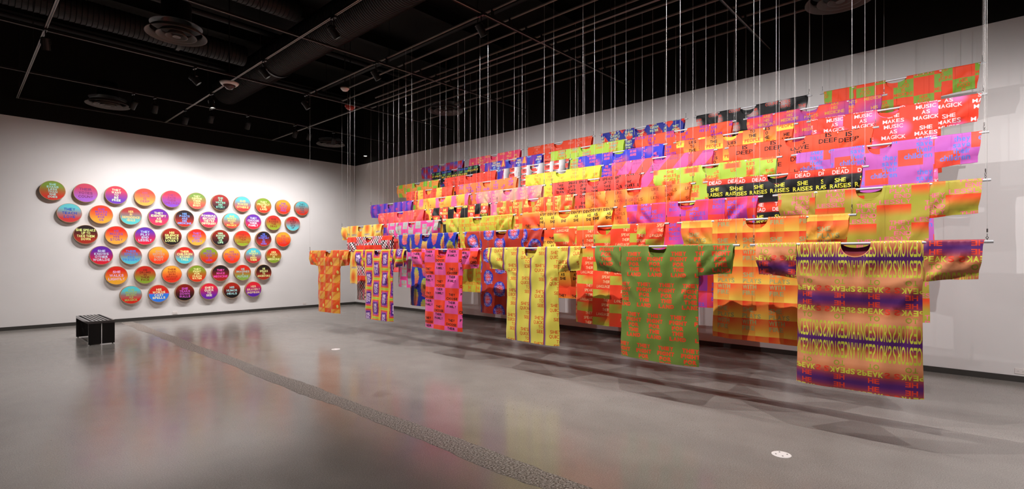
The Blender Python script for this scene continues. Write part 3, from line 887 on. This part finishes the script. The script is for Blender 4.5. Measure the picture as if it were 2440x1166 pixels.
def bg_water(u, v):
    d = ((u * .9 - v * .75) / .26).fract()
    e = ((u * .9 + v * .75) / .26).fract()
    return mix((d > .5) * (e > .45), '#262e92', mix(noise(u, v, 5.) > .5, '#a8203c', '#e8402c'))
def bg_ikat(u, v):
    n = noise(u, v, 14., 2.5, 2.)
    fu, fv, iu, iv = cell(u, v, .16, .30, .0, .0, .5)
    return ramp(((fv - .5).abs() * 1.6 + n * .55 - .2), (.1, '#e03028'), (.4, '#b03c78'), (.65, '#8a4cb0'), (.95, '#3468b8'))
def bg_stripes(u, v):
    x = ((u + .03) / .22).fract()
    b = ramp(x, (.0, '#3430b8'), (.28, '#443ebc'), (.5, '#8c44b0'), (.8, '#9444a4'), (.81, '#6e3cb4'), (1., '#6e3cb4'))
    fu, fv, iu, iv = cell(u, v, .22, .28, -.05, .0, .5)
    return mix(box(fu, fv, .25, .65, .02, .22) * (noise(u, v, 70., 45., 1.) > .46), b, '#d84a70')

OG = '#e0561f'
# per row, right to left: (phrase, look, background, prints, sleeve shifts right / left)
def designs():
    b4 = dict(size=.040, lh=.056)
    return [
 [("HE SPEAKS TO ANCESTORS", "purple and salmon", bg_ancestors, [pr_ancestors()], (.10, .445), (-.13, .27)),
  ("THEY FIGHT FOR THE LAND", "olive green", bg_flat('#6d8a36', '#74863a'), [P1(["THEY","FIGHT","FOR","THE","LAND"], .042, .058, .1325, .688, -.02, .088, '#ee4e28', fw=.195, bold=.075)], (.08, .06), (.10, .115)),
  ("SHE'S QUICK TO SEE", "yellow striped", bg_quick, [P1(["SHE'S","QUICK","TO","SEE"], .043, .0605, .25, .345, -.004, .24 - .1725, '#d4481c', align='r', fw=.165, bold=.015)], (.13, .05), (.02, .09)),
  ("THEY CHOOSE THEIR FAMILY", "pink and orange checked", bg_family, [P1(["THEY","CHOOSE","THEIR","FAMILY"], .037, .0615, .288, .40, -.048, .12, BK, fw=.245, bold=.045)], (.03, .175), (.05, .165)),
  ("THEY TEACH LOVE", "purple framed multicolour", bg_teach, [pr_teach()], (.09, .16), (.12, .18)),
  ("", "orange and amber stepped", bg_songs, [], (.07, .13), (.11, .08))],
 [("SHE PLAYS WITH FIRE", "orange and yellow plaid", bg_fire, [P1(["SHE","PLAYS","WITH","FIRE"], .046, .063, .266, .366, -.134, .219, '#aaaa6c', brick=0, align='l', fw=.19, bold=.03)], (.11, .09), (.05, .07)),
  ("THEY SPEAK THEIR LANGUAGE", "red and lime", bg_language, [P1(["THEY","SPEAK","THEIR","LANGUAGE"], .036, .061, .265, .356, -.169, .066, '#f2d8a0', align='r', fw=.20, shear=.22, bold=.0)], (.05, .1), (.13, .03)),
  ("SHE KNOWS OTHER WORLDS", "dark red with blue circles", bg_worlds, [P1(["SHE","KNOWS","OTHER","WORLDS"], .040, .053, .263, .346, .0015, .05 + .173 - .10, '#a7aee0', fw=.215, bold=.0)], (.10, .12), (.09, .05)),
  ("", "royal blue corn patterned", bg_corn, [], (.06, .1), (.12, .2)),
  ("", "black, white and red chequered", bg_check, [], (.03, .82), (.05, .80))],
 [("THEY PLAY END LESSLY", "olive and orange", bg_play, [P1(["THEY","PLAY","END","LESSLY"], .040, .051, .263, .352, .065, .176, '#ee6a8c', align='r', fw=.243, bold=.015)], (.02, .06), (.05, .12)),
  ("SHE MOVES THEIR BODY", "magenta and orange", bg_moves, [P1(["SHE","MOVES","THEIR","BODY"], .042, .056, .27, .36, .05, .10, '#7a58cc', align='l', fw=.19, bold=.03)], (.1, .05), (.12, .1)),
  ("THEY IDENTIFY AS SHE", "yellow and orange banded", bg_identify, [P1(["THEY","IDENTIFY","AS","SHE"], .040, .057, .215, .42, .0, -.02, BK, brick=0, fw=.20, bold=.045)], (.1, .01), (.03, .20)),
  ("SHE PROTECTS THE LAND", "mustard yellow", bg_protects, [P1(["SHE","PROTECTS","THE","LAND"], .048, .075, .205, .335, .02, .05, '#e2601e', brick=0, align='l', fw=.19, bold=.02)], (.08, .10), (.09, .16)),
  ("HE IMAGINES A FUTURE", "pink and pale grey", bg_future, [P1(["HE","IMAGINES","A","FUTURE"], .038, .052, .205, .31, .0, .085, '#e0604c', fw=.135, bold=.0)], (.05, .1), (.04, .08)),
  ("LIGHTLY", "amber and orange", bg_lightly, [P1(["LIGHTLY"], .034, .05, .26, .36, .0, .015, '#8a3a34', fw=.19, bold=.02)], (.09, .05), (.14, .02))],
 [("SHE RAISES THE DEAD", "black and red", bg_raises, [P1(["SHE","RAISES"], .046, .062, .23, .36, .03, .125, '#e8e048', brick=0, fw=.20, bold=.02), P1(["THE","DEAD"], .044, .058, .23, .36, .03, -.02, '#e8d0cc', brick=0, fw=.155, bold=.02)], (.1, .0), (.05, .01)),
  ("SHE GROWLS LIKE A LION", "glowing orange", bg_lion, [P1(["SHE","GROWLS","LIKE","A","LION"], .042, .058, .28, .36, .04, .10, '#5a2c10', fw=.21, bold=.0)], (.08, .09), (.12, .14)),
  ("THEY WANT TO BE FREE", "orange and olive striped", bg_free, [P1(["THEY","WANT","TO","BE","FREE"], .045, .061, .24, .37, .11, .05, '#f2d870', fw=.145, bold=.02)], (.1, .05), (.07, .12)),
  ("SHE WORKS TO FEED THEM", "red and black chequered", bg_feed, [P1(["SHE","WORKS","TO","FEED","THEM"], .045, .062, .19, .56, .0, .05, ['#ece068','#ece068','#f4f0e0','#f4f0c8','#ece068'], fw=.19, bold=.05)], (.05, .1), (.06, .13)),
  ("HIS PRAYERS HEAL US", "coral pink", bg_grad('#f2563c', '#f05a70'), [P1(["HIS","PRAYERS","HEAL","US"], .038, .052, .30, .36, .02, .09, '#f2a070', fw=.19, bold=.0)], (.1, .03), (.06, .08))],
 [("they save their children", "lilac pink and coral", bg_children, [P1(["they","save","their","children"], .056, .062, .29, .36, .155, .155, '#6480de', align='r', fw=.235, bold=.025)], (.0, .12), (.11, .16)),
  ("SHE MAKES SPACE FOR US", "lime and orange", bg_space, [P1(["SHE","MAKES","SPACE","FOR","US"], .040, .056, .27, .34, .03, .055, '#ee6428', fw=.185, bold=.035)], (.1, .06), (.05, .02)),
  ("SHE SPEAKS UP TO TAKE THEM DOWN", "tomato red", bg_flat('#f2443a', '#ee4638'), [P1(["SHE","SPEAKS","UP TO","TAKE","THEM","DOWN"], .040, .058, .22, .40, .04, -.03, BK, brick=0, fw=.18, bold=.06)], (.06, .26), (.02, .1)),
  ("HE DOES NOT GIVE UP", "rose striped", bg_vert('#ee6ba0', '#d48a88', '#c8a080', '#e07a90', '#ee5c98', p=.34), [P1(["HE","DOES","NOT","GIVE","UP"], .042, .056, .17, .40, .03, .02, '#d8c284', fw=.145, bold=.01)], (.1, .1), (.06, .15)),
  ("SHE WAKES OTHERS", "yellow with pink flames", bg_wakes, [P1(["SHE","WAKES","OTHERS"], .042, .058, .25, .36, .0, .03, '#e8602e', fw=.19, bold=.01)], (.1, .02), (.05, .1)),
  ("", "blue and violet striped", bg_stripes, [], (.02, .1), (.04, .1))],
 [("HIS LOVE IS DEEP", "vermilion", bg_flat('#f2502e', '#ee5530'), [P1(["HIS","LOVE","IS","DEEP"], .054, .068, .31, .36, .06, .06, '#200c0a', fw=.21, bold=.012)], (.1, .16), (.04, .17)),
  ("POWERFUL BECAUSE THEY'RE DIFFERENT", "pink and coral diagonal", bg_powerful, [P1(["POWERFUL","BECAUSE","THEY'RE","DIFFERENT"], .036, .048, .30, .34, -.06, .08, '#8a4a80', fw=.17, bold=.02)], (.1, .04), (.03, .1)),
  ("THEY MAKE HER STORY", "bright yellow", bg_flat('#d4d23a', '#ccca3c'), [P1(["THEY","MAKE","HER","STORY"], .044, .058, .27, .34, .03, .13, '#ee7a3a', fw=.165, bold=.0)], (.1, .16), (.02, .1)),
  ("HE DRUMS IN THEIR FACE", "soft orange", bg_flat('#f4863e', '#f27c46'), [P1(["HE","DRUMS","IN","THEIR","FACE"], .044, .058, .24, .36, .02, .10, '#9a44bc', fw=.18, bold=.03)], (.08, .03), (.05, .08)),
  ("THEIR DARK SKIN BRINGS LIGHT", "coral with yellow panels", bg_skin, [P1(["THEIR","DARK","SKIN","BRINGS","LIGHT"], .036, .062, .22, .36, .0, .05, '#b83a26', fw=.15, bold=.0)], (.0, .04), (.1, .08))],
 [("SHE MAKES MUSIC AS MAGICK", "red glowing pink", bg_glow('#f4432a', '#f27ac0', .30, .37, .40, -.02, .1), [P1(["SHE","MAKES","MUSIC","AS","MAGICK"], .045, .064, .30, .37, .05, .10, '#efdce0', fw=.235, bold=.02)], (.1, .28), (.0, .19)),
  ("HE LIES TO THE PEOPLE", "red and yellow", bg_lies, [P1(["HE","LIES","TO","THE","PEOPLE"], .044, .062, .27, .37, .03, .08, [BK, BK, BK, BK, '#ee5028'], fw=.215, bold=.035)], (.1, .13), (.05, .1)),
  ("HE FINDS COMFORT IN HIS ARMS", "ultramarine blue", bg_glow('#2f35c4', '#a04a9a', .27, .36, .36), [P1(["HE","FINDS","COMFORT","IN HIS","ARMS"], .042, .058, .25, .37, .03, .05, '#ee6078', fw=.205, bold=.045)], (.1, .1), (.05, .17)),
  ("THEIR OWN", "silver white and red", bg_define, [P1(["THEIR","OWN","BODY"], .044, .115, .29, .345, .03, .085, '#2a1414', brick=0, fw=.12, bold=.03)], (.08, .1), (.02, .06)),
  ("SHE EARNS LESS THAN HE DOES", "scarlet", bg_flat('#f4452e', '#f04a34'), [P1(["SHE","EARNS","LESS","THAN","HE","DOES"], .040, .062, .24, .42, .02, .06, '#a82c28', fw=.17, bold=.0)], (.09, .03), (.06, .2)),
  ("", "lime and speckled orange", bg_lime, [], (.05, .1), (.1, .03))],
 [("HIS PAINTS ARE HIS MEDICINE", "red and purple", bg_grad('#f4482c', '#8a3a9c', .30, .36, .3), [P1(["HIS","PAINTS","ARE","HIS","MEDICINE"], .042, .058, .27, .36, .03, .07, '#d69c3c', fw=.23, bold=.015)], (.1, .1), (.03, .16)),
  ("SHE RE WRITES HIS STORY", "bright orange red", bg_flat('#f6502c', '#f2562e'), [P1(["SHE","RE","WRITES","HIS STORY"], .046, .060, .28, .36, .03, .07, '#7436b4', align='l', fw=.26, bold=.045)], (.1, .02), (.04, .05)),
  ("HIS SILENCE SPEAKS LOUDLY", "lime with turquoise glow", bg_glow('#b0d040', '#78c0a0', .28, .35, .40, -.1, .0), [P1(["HIS","SILENCE","SPEAKS","LOUDLY"], .042, .060, .28, .35, .04, .06, '#ee7028', fw=.19, bold=.035)], (.0, .08), (.02, .1)),
  ("THEIR SPIRITS ARE PRESENT", "violet and blue flame", bg_spirits, [P1(["THEIR","SPIRITS","ARE","PRESENT"], .040, .052, .30, .40, .19, .05, ['#f2d070','#e8e0b0','#b8d8e8','#b8dce8'], fw=.185, bold=.03)], (.06, .0), (.12, .03)),
  ("CAST SPELLS", "black multicolour lettered", bg_flat('#100f12'), [P1(["HIS","WORDS","CAST","SPELLS"], .042, .058, .20, .30, .03, -.02, ['#e05a94','#3a62d2','#7ad27c','#e8c83c'], brick=0, fw=.18, bold=.03)], (.1, .06), (.03, .05))],
 [("HER FOOD IS MEDICINE", "green and orange chequered", bg_food, [P1(["HER","FOOD","IS","MEDICINE"], .043, .052, .205, .46, .0825, .07, '#ee4a26', fw=.20, bold=.01)], (.03, .12), (.08, .05)),
  ("THEIR VOTES COUNT", "black with white glows", bg_glow('#0e0d0d', '#bfb4b2', .27, .34, .42, -.065, -.015), [P1(["THEIR","VOTES","COUNT"], .046, .062, .27, .34, .07, .07, '#e8503c', fw=.18, bold=.0)], (.1, .1), (.05, .16)),
  ("THEY FIGHT FOR CLEAN WATER", "navy and crimson", bg_water, [P1(["THEY","FIGHT","FOR","CLEAN","WATER"], .044, .060, .25, .36, .02, .05, '#c8d89a', fw=.17, bold=.04)], (.1, .13), (.06, .15)),
  ("HE MAKES HIS STORY", "plain red", bg_flat('#f0461f', '#ee4a22'), [P1(["HE","MAKES","HIS","STORY"], .042, .056, .29, .37, .03, .08, '#eaa08c', fw=.15, bold=.0)], (.1, .05), (.3, .3)),
  ("HIS HUMOR HEALS", "hot pink", bg_flat('#f4426c', '#f04a70'), [P1(["HIS","HUMOR","HEALS"], .046, .062, .23, .27, .04, .03, '#f2b85a', fw=.19, bold=.02)], (.04, .06), (.02, .04)),
  ("", "red and blue woven", bg_ikat, [], (.03, .1), (.07, .02))]]

# ------------------------------------------------------------------ tunics on their rods
ROD_L, ROD_R, PITCH = 1.74, 0.0122, 1.838
CL_R = 0.0185                              # cloth radius around the rod
HW, SPAN, LEN = 0.46, 0.822, 1.30
def smooth(x, a, b):
    t = np.clip((x - a) / (b - a), 0, 1); return t * t * (3 - 2 * t)
def seg(p, q, x0, y0, x1, y1, wd, amp):
    dx, dy = x1 - x0, y1 - y0; L2 = dx * dx + dy * dy
    t = ((p - x0) * dx + (q - y0) * dy) / L2
    tc = np.clip(t, 0, 1)
    d2 = (p - x0 - tc * dx) ** 2 + (q - y0 - tc * dy) ** 2
    return amp * np.exp(-d2 / (wd * wd)) * np.sin(np.pi * np.clip(t, 0.02, 0.98)) ** 0.6
def body_fold(p, q, R):
    ph = R['ph']
    f = 0.010 * np.sin(p * 2 * math.pi / R['wl'] + ph) * smooth(q, .35, 1.25)
    f += 0.006 * np.sin(p * 2 * math.pi / .19 + q * 3 + ph * 2) * smooth(q, .15, .9) * (1 - smooth(q, .9, 1.3) * .5)
    f += 0.004 * np.sin(q * 2 * math.pi / .33 + p * 5 + ph)
    for s in (-1, 1):
        f += seg(p, q, s * R['nk'], .01, s * R['v1'], .55, .035, .015)
        f += seg(p, q, s * (R['nk'] + .08), .02, s * R['v2'], .75, .045, -.012)
        f += seg(p, q, s * .455, .34, s * .22, .66, .03, .014)
        f += seg(p, q, s * .455, .36, s * .30, .95, .035, -.010)
        f += seg(p, q, s * .45, .30, s * .2, .40, .025, .008)
    rho = np.sqrt(p * p + (q + .05) ** 2)
    f += 0.011 * np.exp(-((rho - R['nd'] - .14) / .05) ** 2) * np.exp(-(p / .16) ** 2)
    return f
def sleeve_fold(p, q, s, R):
    a = np.abs(p)
    f = seg(a, q, .80, .02 + R['s1'], .47, .335, .030, .022)
    f += seg(a, q, .70, .01, .455, .31, .026, -.016)
    f += seg(a, q, .815, .16, .47, .34, .026, .016 * R['s2'])
    f += seg(a, q, .60, .01, .455, .24, .022, .010)
    f += seg(a, q, .82, .25, .60, .33, .025, -.012)
    f += .006 * np.sin(a * 30 + q * 22 + R['ph'])
    return f
def over_rod(q):
    """arc length down from the crown of the rod -> horizontal reach, height"""
    a = np.clip(q / CL_R, 0, math.pi / 2)
    ex = np.maximum(q - CL_R * math.pi / 2, 0)
    return CL_R * np.sin(a), CL_R * np.cos(a) - ex
def place(P, side, kind, s, R):
    """flat pattern (p right, q down) -> local coordinates; side -1 front (towards the room), +1 back"""
    p, q = P[:, 0], P[:, 1]
    x, z = over_rod(q)
    on = smooth(q, .025, .16)
    if kind == 'body':
        close = smooth(q, .30, .40) * (np.abs(p) / HW) ** 8
        puff = on * (.012 + .028 * smooth(q, .2, 1.3)) * (1 - np.clip(np.abs(p) / HW, 0, 1) ** 4)
        fold = body_fold(p, q, R)
        arm = (1 - smooth(q, .28, .36)) * (np.abs(p) / HW) ** 10
        fold = fold * (1 - arm) + arm * sleeve_fold(np.sign(p) * HW, q, 1, R)
    else:
        a = np.clip((np.abs(p) - .44) / (SPAN - .44), 0, 1)
        close = smooth(q, .12, .335) ** 2 * (1 - .35 * a)
        puff = on * .022 * (1 - (q / .36) ** 2) * (.3 + .7 * a)
        fold = sleeve_fold(p, q, s, R)
    xx = side * (x * (1 - close) + puff * (1.0 if side < 0 else .8)) - fold * on * (1.0 if side < 0 else .9)
    zz = z + (.004 * np.sin(p * 9 + R['ph']) * smooth(q, 1.0, 1.3) if kind == 'body' else 0)
    return np.stack([xx, -p, zz], 1)
def neck_curve(hw, depth, n=14):
    pts = []
    for i in range(n + 1):
        a = math.pi * i / n
        pts.append((hw * math.cos(a), depth * max(0.0, math.sin(a)) ** 0.72))
    return pts
def body_outline(hw, depth, R):
    pts = []
    for i in range(0, 14):                           # left side, top to bottom
        q = LEN * i / 13
        pts.append((-HW + (.010 * smooth(q, .3, .42) * (1 - smooth(q, .5, 1.2)) + .003 * math.sin(q * 9 + R['ph']) * (i > 3)), q))
    for i in range(1, 12):
        p = -HW + 2 * HW * i / 12; pts.append((p, LEN + .006 * math.sin(p * 6 + R['ph'])))
    for i in range(13, -1, -1):
        q = LEN * i / 13
        pts.append((HW - (.010 * smooth(q, .3, .42) * (1 - smooth(q, .5, 1.2)) + .003 * math.sin(q * 8 + R['ph'] + 1) * (i > 3)), q))
    return pts + neck_curve(hw, depth)
def sleeve_outline(s, R):
    pts = [(HW, 0.0)]
    for i in range(1, 7): pts.append((HW + (SPAN - HW) * i / 6, 0.0))
    for i in range(1, 6): pts.append((SPAN - .036 * i / 5 - .004 * math.sin(i * 2.1 + R['ph']), .315 * i / 5))
    for i in range(1, 6):
        a = SPAN - .036 - (SPAN - .036 - HW + .006) * i / 6
        pts.append((a, .315 + .028 * (i / 6) ** 1.5 + .003 * math.sin(i * 1.7 + R['ph'])))
    pts += [(HW - .006, .345), (HW, .25), (HW, .12)]
    return [(s * a, q) for a, q in pts] if s > 0 else [(s * a, q) for a, q in pts][::-1]
def cloth(bg, look):
    m, nt, b = principled('printed_cloth', .55, .3)
    b.inputs['Sheen Weight'].default_value = .15
    b.inputs['Sheen Roughness'].default_value = .4
    uvn = nt.nodes.new('ShaderNodeUVMap'); sp = nt.nodes.new('ShaderNodeSeparateXYZ'); nt.links.new(uvn.outputs[0], sp.inputs[0])
    u, v = E(nt, sp.outputs[0]), E(nt, sp.outputs[1])
    base = bg(u, v)
    setin(nt, b.inputs['Base Color'], base)
    thin(nt, b, base)
    bm = nt.nodes.new('ShaderNodeBump'); bm.inputs['Strength'].default_value = .35; bm.inputs['Distance'].default_value = .006
    nt.links.new(noise(u, v, 7.0, 4.0, 3.0).sk, bm.inputs['Height']); nt.links.new(bm.outputs[0], b.inputs['Normal'])
    return m
def map_area(P): return P[:, 0].min(), P[:, 0].max(), P[:, 1].min(), P[:, 1].max()

# shared hanging hardware
tube_me = MB().lathe([(0, -ROD_L / 2 + .03), (ROD_R - .002, -ROD_L / 2 + .03), (ROD_R - .002, -ROD_L / 2)], 14, 1).lathe([(ROD_R - .002, -ROD_L / 2), (ROD_R, -ROD_L / 2 + .001), (ROD_R, ROD_L / 2 - .001), (ROD_R - .002, ROD_L / 2)], 14, 0).lathe([(ROD_R - .002, ROD_L / 2), (ROD_R - .002, ROD_L / 2 - .03), (0, ROD_L / 2 - .03)], 14, 1)
tube_me.v = [(x, z, y) for x, y, z in tube_me.v]
tube_me = tube_me.mesh('tube', [M_ALU, M_DARK], smooth=True)
hk = MB()
hk.cyl((0, 0, ROD_R - .002), (0, 0, ROD_R + .012), .0025, 6).torus((0, 0, ROD_R + .018), .007, .0022, 'X', 12, 6)
hk.torus((0, 0, ROD_R + .041), .012, .0020, 'Y', 14, 6, .75, 1.35)
hk.cyl((0, 0, ROD_R + .054), (0, 0, ROD_R + .062), .0022, 6).cyl((0, 0, ROD_R + .060), (0, 0, ROD_R + .086), .0048, 8)
hook_me = hk.mesh('hook', M_STEEL, smooth=False)
cable_me = MB().cyl((0, 0, 0), (0, 0, 1), .0012, 6, caps=False).mesh('cable', M_CABLE, smooth=True)

CROWN = (.005, .010, .015, .020, .025, .030)
D = designs()
for ri in range(9):
    for k, (phrase, look, bg, prints, sr, sl) in enumerate(D[ri]):
        X, Zr = ROWX[ri], ROWZ[ri]
        Y = (0.762 if ri % 2 == 0 else 1.681) + k * PITCH
        rr = random.Random(ri * 31 + k)
        R = dict(ph=rr.uniform(0, 6.28), wl=rr.uniform(.30, .55), nk=.11, v1=rr.uniform(.01, .06), v2=rr.uniform(.10, .2), nd=rr.uniform(.125, .155), s1=rr.uniform(0, .05), s2=rr.uniform(.5, 1.3))
        said = f'{look} tunic printed {phrase}' if phrase else f'{look} tunic with no readable words'
        near = rr.random()
        # the rod and its two cables
        rod = empty('hanging_rod', (X, Y, Zr))
        tag(rod, f'rod and cables holding the {look} tunic' + (f' {phrase}' if phrase and len(phrase.split()) + len(look.split()) < 10 else ''), 'hanging rod', 'rods the tunics hang on')
        link(bpy.data.objects.new('tube', tube_me), rod)
        for s in (-1, 1):
            h = link(bpy.data.objects.new('hook', hook_me), rod); h.location = (0, s * (ROD_L / 2 - .035), 0); h.rotation_euler = (0, 0, rr.uniform(-.8, .8))
            c = link(bpy.data.objects.new('cable', cable_me), rod); c.location = (0, s * (ROD_L / 2 - .035), ROD_R + .08); c.scale = (1, 1, 5.175 - Zr - ROD_R - .08)
        # the tunic
        t = empty('tunic', (X, Y, Zr - LEN)); tag(t, said, 'tunic', 'printed tunics hung in nine rows')
        up = np.array([0, 0, LEN])
        cm = cloth(bg, look)
        mats = lambda key, cm=cm: cm if key is None else ink(key)
        step = .034 if ri < 4 else .045
        ol = body_outline(.11, R['nd'], R)
        arr = np.array(ol); x0, x1, y0, y1 = map_area(arr)
        pl = [q for pr in prints for q in pr.fill(x0, x1, y0, y1)]
        P, tri, tc = flat_mesh(ol, pl, step, CROWN)
        fp = link(bpy.data.objects.new('front_panel', panel_mesh('front_panel', place(P, -1, 'body', 0, R) + up, tri, P, tc, mats, True)), t)
        ol = body_outline(.11, .066, R)
        P, tri, tc = flat_mesh(ol, [], .05, CROWN)
        link(bpy.data.objects.new('back_panel', panel_mesh('back_panel', place(P, 1, 'body', 0, R) + up, tri, P + np.array([.37, .11]), tc, mats)), t)
        for s, sh in ((1, sr), (-1, sl)):
            ol = sleeve_outline(s, R); sh = np.array(sh)
            arr = np.array(ol) + sh; x0, x1, y0, y1 = map_area(arr)
            pl = [(tr - sh, c) for pr in prints for tr, c in pr.fill(x0, x1, y0, y1)]
            P, tri, tc = flat_mesh(ol, pl, step, CROWN)
            A = place(P, -1, 'sleeve', s, R) + up
            P2, tri2, tc2 = flat_mesh(ol, [], .05, CROWN)
            B = place(P2, 1, 'sleeve', s, R) + up
            n = len(P)
            tri_all = [q[::-1] for q in tri] + [tuple(i + n for i in q) for q in tri2]
            link(bpy.data.objects.new('sleeve', panel_mesh('sleeve', np.concatenate([A, B]), tri_all, np.concatenate([P + sh, P2 + sh + .2]), tc + tc2, mats)), t)
        # bound edge of the neckline
        nb = np.array(neck_curve(.11, R['nd'], 18)); inn = nb * np.array([.955, .965])
        vs = np.concatenate([place(nb, -1, 'body', 0, R), place(nb * np.array([1.0, 1.0]) + np.array([0, .008]), -1, 'body', 0, R)]) + up
        vs[:, 0] -= .0012
        m_ = len(nb); fs = [(i, i + 1, m_ + i + 1, m_ + i) for i in range(m_ - 1)]
        nm = bpy.data.meshes.new('neck_binding'); nm.from_pydata([tuple(v) for v in vs], [], fs)
        ul = nm.uv_layers.new(name='cloth'); uvv = np.concatenate([nb, nb]) + .21
        for lp in nm.loops: ul.data[lp.index].uv = tuple(uvv[lp.vertex_index])
        nm.materials.append(cm); nm.polygons.foreach_set('use_smooth', [True] * len(fs))
        link(bpy.data.objects.new('neck_binding', nm), t)
